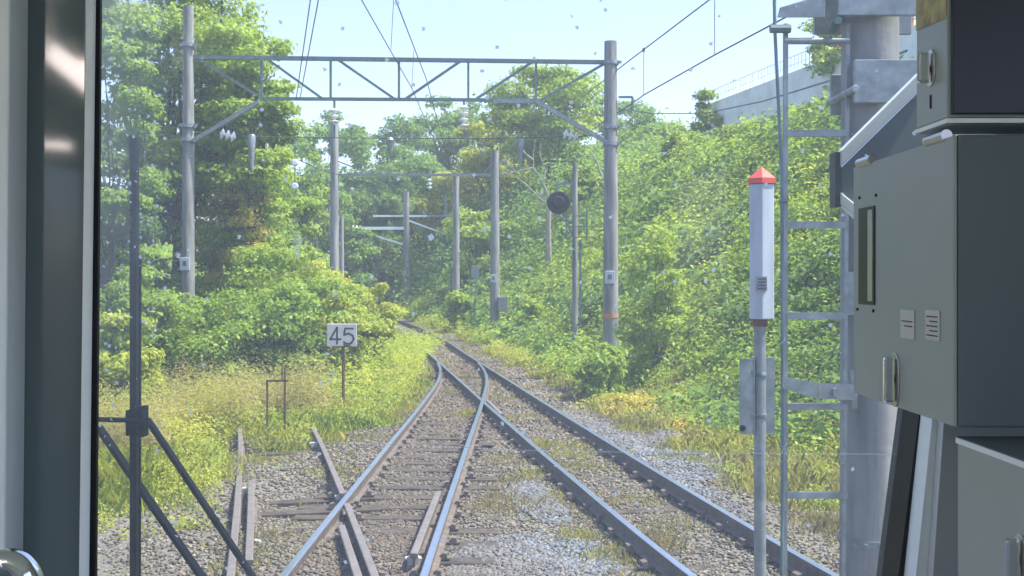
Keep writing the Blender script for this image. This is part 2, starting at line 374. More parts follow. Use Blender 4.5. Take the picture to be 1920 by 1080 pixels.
def reg_track(n):   # density follows distance so near ground is covered evenly on screen
    Y = 7.2*(60/7.2)**(rng.random(n)**1.15); X = rng.uniform(-6, 4.3, n) + np.where(Y > 16, 0, 0)
    X = np.where(Y > 20, cR(Y) + rng.uniform(-3.2, 3.4, n), X); X = np.where((Y <= 20), rng.uniform(-4.8, 1, n)*1.0 + rng.random(n)*(3.3-(Y-7)*.02), X)
    ok = (X > cL(np.clip(Y, 0, 30)) - np.where(Y > 17.5, 1.5, 4.2)) & (X < cR(Y)+3.6); return X[ok], Y[ok]
stones('ballast_gravel', 'brownish grey ballast gravel between and around the sleepers', 105000, reg_track, ((.058,.048,.033), (.255,.225,.165)), .018, .045)
def reg_heap(n):
    out = []
    for (px, py, rx, ry, k) in ((1060, 1050, 1.0, 1.7, .42), (1160, 800, 1.15, 3.6, .42), (1000, 905, .3, 1.2, .08), (1290, 905, .5, 1.6, .08)):
        Z = 4800/(py-HY); cx = (px-960)/F*Z; m_ = int(n*k); a = rng.random(m_)*6.283; r = np.sqrt(rng.random(m_))
        yy = Z + np.sin(a)*r*ry; xx = cx + np.cos(a)*r*rx - (yy-Z)*.16; out.append((xx, yy))
    X = np.concatenate([o[0] for o in out]); Y = np.concatenate([o[1] for o in out])
    ok = (np.abs(X-cR(Y)) > .85); return X[ok], Y[ok]
stones('fresh_gravel', 'fresh blue grey crushed stone lying loose in patches beside the right track', 19000, reg_heap, ((.08,.09,.10), (.21,.23,.255)), .022, .055)

# ---------------------------------------------------------------- vegetation on the ground
def cover(name, label, cat, n, sampler, pal, lsize, rmin, rmax, per, zscale=.8, asp=.62):
    X, Y, w = sampler(n); K = len(X); R = rng.uniform(rmin, rmax, K)*np.clip((Y/22)**.6, .7, 2.2)
    cen = np.stack([X, Y, H(X, Y) - .05], 1); rad = np.stack([R, R, R*zscale], 1)
    C, N, k = clumps(cen, rad, np.full(K, per), lsize, hemi=True)
    ls = lsize*np.clip((C[:, 1]/20)**.75, .75, 3.2)*rng.uniform(.6, 1.3, len(C))
    t = .45*rng.random(len(C)) + .55*rng.random(K)[k]
    o = soup(name, leafverts(C, N, ls, asp), 4, [(0,1,2,3)], mixpal(pal[0], pal[1], w[k] + .12*rng.normal(size=len(k)), t), M['leaf'])
    return tag(o, label, cat, kind='stuff')
def samp_bank(n):
    Y = 7.5*(125/7.5)**rng.random(n*3); d = 2.6 + 12.5*rng.random(n*3)**.85; X = cR(Y)+d
    px = 960 + F*X/Y; ok = (px < 1780) & (px > 600); ok &= ~((Y < 17) & (d < 3.2 + .8*vnoise(X, Y, .6)))
    ok &= ~((vnoise(X+3, Y+7, .35) > .72) & (d < 5.5) & (Y < 30))
    X, Y, d = X[ok][:n], Y[ok][:n], d[ok][:n]
    w = .15 + 2.0*(vnoise(X, Y, .33)-.45); return X, Y, w
cover('bank_undergrowth', 'dense kudzu like leafy cover over the right hand cutting slope', 'undergrowth', 4600, samp_bank, ('bright', 'mid'), .095, .22, .85, 165)
def samp_bank2(n):
    X, Y, w = samp_bank(n); return X, Y, w
cover('creeper_patches', 'dark leafy creeper patches in the slope cover', 'undergrowth', 330, samp_bank2, ('mid', 'dark'), .17, .5, 1.0, 170)
def samp_left(n):
    Y = 15*(100/15)**rng.random(n*3); d = -(3.3 + 22*rng.random(n*3)**1.1); X = cR(Y)+d
    px = 960 + F*X/Y; ok = (px > 150) & (px < 800) & (d < -np.where(Y < 24, 6.3, 3.6))
    X, Y = X[ok][:n], Y[ok][:n]; return X, Y, .3 + 1.2*(vnoise(X, Y, .3)-.3)
cover('slope_undergrowth', 'leafy undergrowth covering the low slope left of the track', 'undergrowth', 3000, samp_left, ('bright', 'blue'), .11, .3, .85, 120)
# grass and weeds: blades (thin triangles) in tufts
def blades(name, label, cat, X, Y, h, cols, per, spread=.12, wid=.012, bend=.5):
    per = int(per*1.9); bend *= .6
    K = len(X); k = np.repeat(np.arange(K), per); n = len(k)
    a = rng.random(n)*6.283; x = X[k] + rng.normal(size=n)*spread; y = Y[k] + rng.normal(size=n)*spread
    hh = h[k]*rng.uniform(.45, 1.15, n); w = wid*.42*np.clip(y/14, .6, 2.2)*rng.uniform(.6, 1.3, n)
    b0 = np.stack([x, y, H(x, y)-.02], 1); dr = np.stack([np.cos(a), np.sin(a), 0*a], 1); sd_ = np.stack([-np.sin(a), np.cos(a), 0*a], 1)*w[:, None]
    bd = rng.uniform(.1, 1, n)*bend; up = np.array([0, 0, 1.0])
    mid = b0 + up*(hh*.6)[:, None] + dr*(hh*bd*.3)[:, None]; tip = b0 + up*(hh*(1-.25*bd))[:, None] + dr*(hh*bd)[:, None]
    V = np.stack([b0-sd_, b0+sd_, mid+sd_*.7, tip, mid-sd_*.7], 1).reshape(-1, 3)
    o = soup(name, V, 5, [(0,1,2,3,4)], cols(X, Y, k), M['grass']); return tag(o, label, cat, kind='stuff')
def gcol(p1, p2, s=.6):
    return lambda X, Y, k: mixpal(p1, p2, (vnoise(X, Y, s)[k]-.5)*2.2+.5, rng.random(len(k)))
n = 15000; Y = 11.4*(75/11.4)**(rng.random(n)**.9); X = cR(Y) - 1.4 - 13*rng.random(n)**1.0
edge = np.where(Y < 18.3, np.where(Y < 16.3, cT(Y)-.75-1.2*vnoise(X, Y, .9)*(Y < 12.8), cT(Y)+.9), np.where(Y < 33, cL(np.clip(Y, 0, 31))-.85, cR(Y)-1.0)); ok = X < edge
X, Y = X[ok], Y[ok]; blades('tall_weeds', 'tall yellow green grass and weeds left of the tracks', 'weeds', X, Y, rng.uniform(.12, .40, len(X))*np.clip((edge[ok]-X)*.6+.35, .3, 1), gcol('yellow', 'bright'), 30, .24, .008, .9)
# leafy weeds mixed into the grass
def samp_weeds(n):
    Y = 10.5*(40/10.5)**rng.random(n*2); X = -10 + 9*rng.random(n*2)
    e = np.where(Y < 18.3, np.where(Y < 16, cT(Y)-.85, cT(Y)+.5), cL(np.clip(Y, 0, 31))-1.2); ok = (X < e) & (960+F*X/Y > 150) & ~((Y < 12.2) & (rng.random(n*2) < .7))
    X, Y = X[ok][:n], Y[ok][:n]; return X, Y, .2+.9*vnoise(X+5, Y, .8)
cover('leafy_weeds', 'low yellow green leafy weeds among the grass on the left', 'weeds', 5200, samp_weeds, ('yellow', 'bright'), .045, .12, .38, 85, 1.4)
def samp_tall(n):
    Y = rng.uniform(14.3, 20.5, n*4); X = rng.uniform(-9.5, -1.5, n*4); e = np.where(Y < 17.5, cT(Y)-1.3, np.where(Y < 19, -4.3, cL(Y)-2.0)) - .6*vnoise(X, Y, 1.1); px = 960+F*X/Y
    ok = (X < e) & (px > 150) & ~((np.abs(px-645) < 45) & (Y < 20)) & ~((np.abs(px-517) < 34) & (Y < 16.6)); X, Y = X[ok][:n], Y[ok][:n]; return X, Y, vnoise(X+4, Y+2, .9)*1.8-.5
cover('tall_scruffy_weeds', 'tall scruffy yellow brown weeds standing on the left verge', 'weeds', 760, samp_tall, ('yellow', 'dry'), .050, .22, .44, 210, 3.3, .34)
# sparse growth between the tracks
def samp_mid(n):
    Y = 7.6*(60/7.6)**rng.random(n*4); X = cR(Y) + rng.uniform(-4.6, 4.0, n*4); px = 960+F*X/Y
    v = .55*vnoise(X+21, Y*.6, 1.1) + .45*vnoise(X+3, Y+9, 3.1); d = X-cR(Y); dl = np.abs(X-cL(np.clip(Y, 0, 31)))
    ok = (v > .54) & (np.abs(np.abs(d)-G2) > .12) & ~((dl < .95) & (Y < 19)) & (px > 250) & (px < 1750)
    ok |= (d > 1.4) & (v > .44) & (px < 1720); ok &= ~((d < -1.0) & (d > -4.6) & (Y < 16) & (v < .60))
    return X[ok][:n], Y[ok][:n], rng.random(len(X[ok][:n]))
X, Y, _ = samp_mid(7500)
blades('track_grass', 'sparse short grass growing through the ballast', 'grass', X, Y, rng.uniform(.03, .13, len(X))*(.6+.8*vnoise(X, Y, 2)), gcol('yellow', 'dry', 1.5), 12, .12, .006, .9)
cover('ballast_weeds', 'small low weeds sprouting in the ballast', 'weeds', 2600, samp_mid, ('yellow', 'mid'), .028, .04, .15, 34, .5)
# weeds and dry growth at the foot of the right slope
def samp_foot(n):
    Y = 7.0*(60/7.0)**rng.random(n*3); X = cR(Y) + 1.7 + 3.2*rng.random(n*3); px = 960+F*X/Y
    ok = (px < 1750) & (vnoise(X, Y, .8)+.17*(X-cR(Y)) > .72); return X[ok][:n], Y[ok][:n], vnoise(X[ok][:n]+2, Y[ok][:n], .7)
X, Y, _ = samp_foot(1500)
blades('verge_grass', 'dry straw coloured and green grass at the foot of the right slope', 'grass', X, Y, rng.uniform(.10, .32, len(X)), gcol('yellow', 'dry', .9), 22, .16, .010, .9)
cover('verge_weeds', 'yellowing low weeds on the right verge', 'weeds', 3400, samp_foot, ('yellow', 'bright'), .05, .12, .36, 75, 1.0)
def samp_gold(n):
    c = [(1190, 748, 20.5), (1160, 738, 21.0), (1225, 752, 20.0), (1200, 742, 20.7), (1320, 795, 17.6)]; q = rng.integers(0, len(c), n)
    X = np.array([(c[i][0]-960)/F*c[i][2] for i in q]) + rng.normal(size=n)*.32; Y = np.array([c[i][2] for i in q]) + rng.normal(size=n)*.7; return X, Y, rng.random(n)
cover('golden_weeds', 'patch of golden yellow weeds beside the fresh gravel', 'weeds', 130, samp_gold, ('gold', 'yellow'), .055, .12, .30, 100, 1.3)

# ---------------------------------------------------------------- bushes and trees as things
def limb(b, a, c, r0, r1, sag=.12, n=5):
    a = Vector(a); c = Vector(c); L = (c-a).length; pts = []; k1 = Vector((random.uniform(-1,1), random.uniform(-1,1), random.uniform(-.3,.6)))*L*sag
    for i in range(n+1):
        t = i/n; pts.append(a.lerp(c, t) + k1*math.sin(t*math.pi))
    b.tube(pts, [r0+(r1-r0)*i/n for i in range(n+1)], 6)
def tree(x, y, height, R, pal, w, leaf, nl, label, group=None, z0=None, lobes=26, low=.28, name='tree', bark='bark', cat='tree', flat=.42, tr=.16, kmul=1.0):
    zb = Hs(x, y)-.1 if z0 is None else z0
    root = empty(name, None, label, cat, group); b = MB(); rn = random.Random(int(x*100+y*37)); top = zb+height
    t0 = Vector((x, y, zb)); fork = Vector((x+rn.uniform(-.3,.3)*R*.4, y+rn.uniform(-.2,.2)*R*.4, zb+height*max(low, .12)))
    b.tube([t0, t0.lerp(fork, .5)+Vector((rn.uniform(-.1,.1), 0, 0)), fork], [tr, tr*.85, tr*.7], 8)
    cen = []; rad = []; zc = zb + height*(low+1)/2; hz = height*(1-low)/2*1.13
    for i in range(lobes):
        while True:
            p = Vector((rn.uniform(-1,1), rn.uniform(-1,1), rn.uniform(-1,1)))
            if .35 < p.length < 1: break
        q = p.copy(); r = R*rn.uniform(.20,.40)
        q = Vector((x + q.x*(R-r*.5), y + q.y*(R-r*.5), zc + q.z*(hz-r*.3))); cen.append(q); rad.append((r*rn.uniform(.9,1.35), r*rn.uniform(.9,1.35), r*rn.uniform(flat, flat+.3)))
        if i % 2 == 0: limb(b, fork, q, tr*.4, tr*.07)
    b.build('trunk', M[bark], root, smooth=True)
    cen = np.array([tuple(c) for c in cen]); rad = np.array(rad); per = np.maximum(20, (nl*rad[:, 0]**2/np.sum(rad[:, 0]**2)).astype(int))
    C, N, k = clumps(cen, rad, per, leaf); ls = leaf*rng.uniform(.6, 1.3, len(C)); lb = rng.random(lobes)
    hz_ = (C[:, 2]-zb)/height
    col = mixpal(pal[0], pal[1], w + .5*(lb[k]-.5) + .1*rng.normal(size=len(k)), .5*rng.random(len(k)) + .5*lb[k])
    soup('crown', leafverts(C, N, ls), 4, [(0,1,2,3)], col, M['leaf'], root); return root
def at(px, Z): return (px-960)/F*Z
TZ = lambda Z, topy: CH-(topy-HY)/F*Z
def tree_px(px, Z, topy, Rpx, pal, w, label, group=None, leaf=None, nl=9000, low=.28, lobes=26, name='tree', cat='tree', **kw):
    x = at(px, Z); h = TZ(Z, topy)-Hs(x, Z)+.1; Rpx = Rpx*(1.22 if Z > 60 else 1); lf = leaf or max(.10, .0042*Z)
    return tree(x, Z, h, Rpx/F*Z, pal, w, lf, nl, label, group, low=low, lobes=lobes, name=name, cat=cat, **kw)
# big left trees
tree_px(335, 31.5, -150, 165, ('bright','mid'), .3, 'tall light green broadleaf tree behind the left gantry pole', leaf=.15, nl=34000, low=.22, lobes=60, flat=.28, tr=.22)
tree_px(455, 30, 20, 120, ('bright','mid'), .35, 'bright green tree whose branches reach over the gantry beam', leaf=.15, nl=22000, low=.32, lobes=46, flat=.25)
tree_px(200, 24, -60, 105, ('bright','mid'), .7, 'green tree close behind the dusty left edge of the windscreen', leaf=.13, nl=22000, low=.05, lobes=48, flat=.4, tr=.06)
tree_px(215, 29, 250, 125, ('mid','dark'), .5, 'dark dense tree in shade low behind the wiper blade', leaf=.14, nl=12000, low=.1, lobes=30)
tree_px(430, 33, 190, 130, ('mid','bright'), .4, 'mid green tree standing under the bright branches left of the far portal', leaf=.15, nl=14000, low=.15, lobes=36)
tree_px(520, 36, 300, 85, ('bright','mid'), .4, 'rounded leafy tree left of the dark lattice pole', leaf=.16, nl=9000, low=.12)
# bushes left
for (px, Z, ty, rp, pal, w, lab) in ((270, 22, 520, 75, ('bright','mid'), .5, 'bluish green bush just right of the wiper blade'),
    (400, 30.5, 395, 105, ('bright','mid'), .2, 'large bright bush below the left gantry pole'),
    (455, 30, 325, 70, ('yellow','gold'), .12, 'bush with yellowing orange tips left of centre'),
    (520, 24.5, 450, 105, ('bright','mid'), .3, 'broad light green bush above the leafy weeds'),
    (610, 26, 480, 90, ('bright','yellow'), .35, 'light green bush behind the number board'),
    (690, 29, 530, 62, ('yellow','bright'), .5, 'yellow green bush leaning over the track at the bend'),
    (400, 22.5, 545, 115, ('bright','mid'), .55, 'wide green bush low at the left in front of the taller bushes'),
    (235, 18, 600, 80, ('bright','yellow'), .3, 'bright leafy bush low behind the wiper blade'), (640, 23, 560, 60, ('bright','yellow'), .3, 'small yellow green bush beside the number board'),
    (530, 22.5, 525, 95, ('bright','mid'), .6, 'deep green bush left of the number board')):
    tree_px(px, Z, ty, rp, pal, w, lab, leaf=.095, nl=15000, low=.02, lobes=46, name='bush', cat='bush', flat=.4, tr=.04)
# far hill trees
gr = 'trees on the far wooded hillside'
for i, (px, Z, ty, rp, pal, w) in enumerate(((560,85,215,65,('mid','blue'),.5),(640,95,212,60,('mid','blue'),.6),(700,92,222,60,('mid','blue'),.5),(760,105,205,60,('mid','blue'),.5),
    (820,112,178,62,('mid','blue'),.4),(875,108,172,55,('mid','blue'),.4),(700,78,300,60,('mid','dark'),.5),(780,84,285,65,('mid','blue'),.5),
    (640,70,330,55,('blue','mid'),.5),(1200,100,200,60,('mid','blue'),.5),(1140,110,190,60,('mid','blue'),.5),(570,62,300,60,('mid','bright'),.4),(520,75,240,80,('mid','blue'),.5),
    (940,100,185,60,('mid','blue'),.4),(1245,95,235,45,('mid','bright'),.5),(980,85,290,55,('dark','mid'),.4),(675,80,400,60,('mid','dark'),.4),(1110,75,300,60,('dark','mid'),.3))):
    tree_px(px, Z, ty, rp, pal, w, 'hazy green broadleaf tree on the far wooded hillside', gr, nl=5200, low=.08, lobes=24, flat=.4)
tree_px(1030, 72, 130, 95, ('bright','mid'), .3, 'tall spreading tree rising highest behind the right end of the gantry', nl=16000, low=.3, lobes=44, flat=.28)
tree_px(930, 78, 200, 70, ('yellow','bright'), .5, 'yellow green tree left of the tallest tree on the hillside', nl=9000, low=.1, lobes=30, flat=.3)
tree_px(855, 82, 330, 62, ('yellow','bright'), .3, 'yellow green bamboo like tree behind the slim middle pole', nl=9000, low=.05, lobes=34)
tree_px(905, 62, 380, 60, ('bright','mid'), .4, 'light green tree behind the pole of the second portal', nl=7000, low=.05)
tree_px(1095, 58, 310, 50, ('mid','bright'), .3, 'rounded tree between the bare tree and the right gantry pole', nl=7000, low=.05)
tree_px(1340, 62, 168, 32, ('bright','mid'), .4, 'small round tree at the low end of the concrete retaining wall', nl=3000, low=.1, lobes=14)
tree_px(1600, 47, 30, 100, ('bright','mid'), .5, 'tree on top of the slope above the retaining wall behind the near pole', nl=9000, low=.4, lobes=30, flat=.3)
for (px, Z, ty, rp, lab) in ((1290, 52, 248, 50, 'bush at the top of the slope below the low end of the retaining wall'), (1400, 46, 232, 55, 'bush on the slope top under the middle of the retaining wall'),
    (1530, 38, 205, 60, 'bright bush on the slope top just left of the ladder'), (1230, 24, 440, 70, 'dark leaved bush standing out on the slope right of the orange banded pole'),
    (1120, 22.5, 645, 50, 'small shrub at the foot of the orange banded pole'), (1010, 40, 560, 45, 'shrub at the slope foot left of the signal post'), (870, 50, 540, 34, 'light shrub under the slim middle pole')):
    tree_px(px, Z, ty, rp, ('bright','mid'), .12, lab, nl=4500, low=.02, lobes=22, name='bush', cat='bush', flat=.6, tr=.05, leaf=max(.11, .0038*Z))
def samp_far(n):
    Y = 60*(170/60)**rng.random(n*2); px = rng.uniform(480, 1330, n*2); X = (px-960)/F*Y; d = X-cR(np.clip(Y,0,110)); ok = (np.abs(d) > 4) & (H(X, Y) > .8)
    return X[ok][:n], Y[ok][:n], vnoise(X[ok][:n], Y[ok][:n], .12)
cover('far_woodland', 'mass of trees and scrub covering the far hillside behind the bend', 'woodland', 900, samp_far, ('mid','blue'), .10, .9, 1.9, 150, 1.1)
def samp_edge(n):      # sprawling shrubs and vines where the bushes run down into the weeds
    Y = rng.uniform(15.5, 30, n*3); px = rng.uniform(180, 735, n*3); X = (px-960)/F*Y
    inn = -X - np.where(Y < 20, 4.6, 3.3); ok = (inn > 0) & (inn < 4.5) & (vnoise(X, Y, .5) > .30); return X[ok][:n], Y[ok][:n], vnoise(X[ok][:n], Y[ok][:n], .45)*1.6-.3
cover('scrub_edge', 'sprawling light green scrub and vines where the left bushes run down into the weeds', 'scrub', 520, samp_edge, ('bright', 'yellow'), .075, .28, .75, 150, 1.2)
# bare dead tree
t = empty('dead_tree', None, 'pale bare branching tree without leaves on the slope behind the round signal', 'tree')
b = MB(); Z = 50; z0 = Hs(at(1030, Z), Z); base = Vector((at(1030, Z), Z, z0-.1)); q = lambda px, py: P(px, py, Z)
b.tube([base, q(1028,430), q(1030,372)], [.16,.13,.10], 7)
for pts in (((1030,372),(1015,335),(1000,315),(1000,290),(1003,262)), ((1030,390),(1018,350),(1022,318),(1012,290),(1014,265)), ((1000,315),(985,318),(965,322),(955,300),(952,288)),
            ((1022,380),(1005,365),(985,345),(965,330)), ((965,322),(955,328),(945,324)), ((1000,300),(985,288),(978,278)), ((1012,395),(1014,375),(1020,362))):
    b.tube([q(*p) for p in pts], [.05-.008*i for i in range(len(pts))], 6)
b.build('trunk', M['bark_pale'], t, smooth=True)
b = MB(); b.tube([q(1128,330), q(1118,300), q(1106,282)], [.06,.05,.03], 6); o = b.build('dead_branch', M['bark_pale']); tag(o, 'pale bare branch sticking up left of the orange banded gantry pole', 'branch')

# ---------------------------------------------------------------- overhead line structures
def pole(name, px, Z, topy, wpx, parent, plate=None, band=None, base=None):
    x = at(px, Z); zt = TZ(Z, topy); z0 = Hs(x, Z)-.3; r = wpx/F*Z/2; b = MB(); n = 10
    b.tube([(x, Z, z0+(zt-z0)*i/n) for i in range(n+1)], [r*(1.12-.24*i/n) for i in range(n+1)], 20)
    o = b.build(name, M['concrete'], parent, smooth=True)
    if plate:
        c = P(px-3, plate, Z); b = MB(); w = .12; b.box(c.x-w, c.x+w, Z-r*1.15-.01, Z-r*1.0, c.z-.16, c.z+.16); pl = b.build('number_plate', M['white'], parent, bevel=.01)
        b = MB(); b.box(c.x-.05, c.x+.05, Z-r*1.15-.015, Z-r*1.15-.0105, c.z-.05, c.z+.07); b.build('plate_mark', M['galv_dark'], pl)
    if band:
        c = P(px, band, Z); b = MB(); b.tube([(x, Z, c.z-.05), (x, Z, c.z+.05)], r*1.12, 20); b.build('band', M['orange'], parent, smooth=True)
    return o
def insul(b, a, c, n, r):
    a = Vector(a); c = Vector(c); b.tube([a, c], r*.25, 8)
    for i in range(n):
        p = a.lerp(c, (i+.5)/n); d = (c-a).normalized()*((c-a).length/n*.28)
        b.tube([p-d, p-d*.2, p+d], [r*.5, r, r*.45], 14)
GZ = 26.7
g = empty('overhead_line_gantry', None, 'nearest steel truss gantry on two round concrete poles spanning the tracks', 'gantry')
pole('pole', 353, GZ, 12, 22, g, plate=495); pole('pole', 1145, GZ, 78, 27, g, plate=520, band=592)
b = MB(); q = lambda px, py, dz=0: P(px, py, GZ+dz)
b.bar(q(345,107), q(1160,117), .085, .10); b.bar(q(490,185), q(1012,188), .07, .08)
for (a0, a1) in (((490,108),(490,186)), ((620,110),(620,187)), ((748,112),(748,187)), ((878,113),(878,187)), ((1005,114),(1005,190))): b.bar(q(*a0), q(*a1), .055)
for (a0, a1) in (((500,110),(606,186)), ((632,111),(742,187)), ((758,187),(866,113)), ((892,186),(1000,115)), ((1012,189),(1136,118)), ((372,110),(484,180))): b.bar(q(*a0), q(*a1), .06)
b.build('truss', M['galv_dark'], g)
b = MB(); b.bar(q(362,265,-.1), q(486,190,-.1), .12, .1); b.bar(q(1000,187,-.1), q(1152,275,-.1), .12, .1); b.bar(q(925,190,-.1), q(1012,190,-.1), .09, .1); b.build('knee_brace', M['galv'], g)
for (px, ys, r) in ((353, (85, 236, 262), .19), (1145, (118, 238, 270), .20)):
    for y in ys:
        c = P(px, y, GZ); b = MB(); b.tube([(c.x, GZ, c.z-.05), (c.x, GZ, c.z+.05)], r, 18); b.bar((c.x+r*.9, GZ-.1, c.z), (c.x+r*1.3, GZ-.1, c.z), .06); b.build('clamp_band', M['galv'], g, smooth=True)
b = MB(); b.bar(q(1160,182,-.1), q(1186,182,-.1), .05); b.bar(q(1186,182,-.1), q(1184,205,-.1), .05); b.build('side_bracket', M['galv_dark'], g)
for (px, y0, y1, n_) in ((870, 197, 242, 4), (627, 203, 234, 3)):
    b = MB(); insul(b, q(px,y0), q(px,y1), n_, .14); b.build('insulator', M['porcelain'], g, smooth=True)
    b = MB(); b.bar(q(px,187), q(px,y0), .05); b.bar(q(px,y1), q(px,258), .045); b.build('hanger', M['galv_dark'], g)
for (x0, x1) in ((412, 442), (1056, 1084)):
    b = MB(); insul(b, q(x0,250), q(x1,258), 3, .14); b.build('insulator', M['porcelain'], g, smooth=True)
b = MB(); b.tube([q(365,248), q(412,250)], .014, 6); b.tube([q(442,256), q(560,258), q(730,259), q(900,260), q(1056,256)], .014, 6); b.tube([q(1084,256), q(1135,252)], .014, 6); b.build('cross_wire', M['wire'], g)
for (px, y0, y1, w0, w1) in ((472, 252, 320, 16, 7), (731, 258, 286, 17, 7), (976, 260, 306, 16, 6)):
    b = MB(); b.tube([q(px,y0), q(px,y0+5), q(px,(y0+y1)/2), q(px,y1)], [w0/F*GZ/2*.7, w0/F*GZ/2, (w0+w1)/F*GZ/4, w1/F*GZ/2], 10); b.build('balance_weight', M['galv'], g, smooth=True)
for (y_) in (305, 349):
    c = q(553, y_); b = MB(); b.tube([c+Vector((0,-.06,0)), c+Vector((0,0,0)), c+Vector((0,.06,0))], [.06,.095,.06], 16); b.build('pulley', M['mirror_paint'], g, smooth=True)
b = MB(); b.tube([q(553,258), q(553,340)], .012, 6); b.tube([q(560,300), q(600,318), q(700,345)], .012, 6); b.build('pull_wire', M['wire'], g)

g = empty('overhead_line_portal', None, 'second narrower portal beyond the gantry with a thin beam between two poles', 'gantry')
Z2 = 43
pole('pole', 627, Z2, 232, 17, g); pole('pole', 928, Z2, 283, 17, g, plate=522)
q = lambda px, py, dz=0: P(px, py, Z2+dz)
b = MB(); b.bar(q(627,328), q(940,328), .12, .10); b.bar(q(627,300), q(700,328), .05); b.bar(q(928,303), q(950,303), .08); b.bar(q(950,303), q(950,320), .05); b.bar(q(905,328), q(928,300), .05); b.build('beam', M['galv'], g)
for (px, y0, y1, n_) in ((627, 205, 232, 3), (806, 334, 356, 3), (660, 352, 358, 2)):
    b = MB(); insul(b, q(px,y0), q(px,y1), n_, .12); b.build('insulator', M['porcelain'], g, smooth=True)
b = MB(); b.bar(q(806,328), q(806,334), .05); b.bar(q(627,190), q(627,205), .06); b.build('hanger', M['galv_dark'], g)
b = MB(); c = q(943, 570); b.box(c.x-.2, c.x+.2, Z2-.3, Z2-.1, c.z-.3, c.z+.3); b.build('equipment_case', M['galv'], g, bevel=.02)
g = empty('overhead_line_mast', None, 'slim grey mast with insulator standing between the two far portals', 'mast')
pole('pole', 855, 54, 325, 13, g); q = lambda px, py: P(px, py, 54)
b = MB(); b.bar(q(800,405), q(860,405), .09); b.bar(q(836,365), q(836,405), .10); b.build('bracket_arm', M['galv'], g)
g = empty('overhead_line_bracket_mast', None, 'farthest mast at the bend with double bracket arm reaching left', 'mast')
pole('pole', 762, 72, 360, 12, g, plate=513); q = lambda px, py: P(px, py, 72)
b = MB(); b.bar(q(655,428), q(762,428), .22, .2); b.bar(q(665,430), q(755,458), .12); b.bar(q(762,412), q(838,440), .11); b.bar(q(700,405), q(838,405), .12); b.bar(q(670,430), q(690,448), .1)
b.build('bracket_arm', M['cab_pale'], g)
b = MB(); insul(b, q(652,424), q(672,428), 3, .2); insul(b, q(822,434), q(838,440), 2, .2); b.build('insulator', M['porcelain'], g, smooth=True)
g = empty('line_post', None, 'thin pale post beside the dark pole above the left bushes', 'post'); pole('pole', 641, 48, 402, 8, g)
# signal
g = empty('railway_signal', None, 'round black signal disc seen from behind on a grey post at the slope foot', 'signal')
pole('post', 1078, 32, 305, 11, g); q = lambda px, py, dz=0: P(px, py, 32+dz)
b = MB(); b.bar(q(1043,344), q(1078,344), .07); b.bar(q(1045,344), q(1045,362), .05); b.bar(q(1047,400), q(1052,412), .05); b.bar(q(1050,412), q(1076,416), .05); b.tube([q(1060,412), q(1074,440), q(1080,455)], .03, 8); b.build('bracket', M['galv'], g)
c = q(1047, 380); b = MB(); b.tube([c+Vector((0,-.07,0)), c+Vector((0,-.02,0)), c+Vector((0,.05,0))], [.32,.345,.33], 28); b.tube([c+Vector((0,-.16,0)), c+Vector((0,-.06,0))], [.16,.2], 16); b.build('signal_disc', M['black'], g, smooth=True)
b = MB(); b.bar(q(1062,400,-.2), q(1062,450,-.2), .04); b.bar(q(1100,392,-.2), q(1100,452,-.2), .05)
for y in (405, 425, 445): b.bar(q(1062,y,-.2), q(1100,y,-.2), .03)
b.bar(q(1088,450), q(1088,615), .07); b.build('ladder', M['galv_dark'], g)
# small far post with plate
g = empty('track_marker', None, 'small dull blue plate on a thin post among shrubs by the bend', 'sign'); q = lambda px, py: P(px, py, 46)
b = MB(); b.tube([(q(891,0).x, 46, Hs(q(891,0).x, 46)-.1), q(891,505)], .03, 8); b.build('post', M['galv_dark'], g)
b = MB(); c = q(891, 510); b.box(c.x-.17, c.x+.17, 45.93, 45.96, c.z-.28, c.z+.28); b.build('plate', M['galv'], g, bevel=.02)
# wires
def wire(pts, r, label, nm_='overhead_wire', grp=None, sag=0):
    p3 = [P(*p) for p in pts]; b = MB(); P2 = []
    for i in range(len(p3)-1):
        for k in range(8): P2.append(p3[i].lerp(p3[i+1], k/8))
    P2.append(p3[-1]); b.tube(P2, r, 6); o = b.build(nm_, M['wire'], smooth=True); tag(o, label, 'wire', grp); return o
wire([(640,-360,11),(597,0,19),(563,181,26.7)], .011, 'right hand wire of the pair running down to the gantry over its left part')
wire([(625,-360,11),(582,0,19),(555,187,26.7)], .011, 'left hand wire of the pair running down to the gantry over its left part')
w3 = wire([(480,-360,12),(678,0,20),(772,165,27.5),(830,300,43)], .012, 'steeper of the two wires crossing the sky over the middle of the gantry')
w4 = wire([(660,-330,12),(742,0,20),(800,150,27.5),(845,322,43)], .012, 'contact wire over the middle of the gantry, right of the steeper wire')
b = MB(); b.tube([P(738,0,20), P(733,93,22.7)], .006, 6); b.tube([P(776,93,24.6), P(772,163,27.4)], .006, 6)
o = b.build('dropper', M['wire'], w4)
w5 = wire([(1560,-190,13.4),(1340,-8,19.6),(1207,93,24),(1165,125,26.0),(1050,215,43)], .014, 'upper wire of the right hand pair with droppers beneath it')
w6 = wire([(1700,-90,12.2),(1440,50,17.4),(1340,103,19.6),(1207,178,24),(1188,192,25.3),(1070,270,43)], .014, 'lower wire of the right hand pair hung on droppers')
for (px, y0, y1, Z) in ((1207,93,178,24), (1340,-8,103,19.6)):
    b = MB(); b.tube([P(px,y0,Z), P(px,y1,Z)], .008, 6); b.tube([P(px,y0-3,Z), P(px,y0+4,Z)], .03, 8); b.build('dropper', M['wire'], w5)
wire([(1160,205,44),(1225,213,40),(1320,213,34),(1430,190,27),(1560,150,20),(1700,95,15)], .018, 'slack black cable sagging across the retaining wall')
for (px, py, Z) in ((568, 73, 22), (777, 90, 24.5)):
    pass

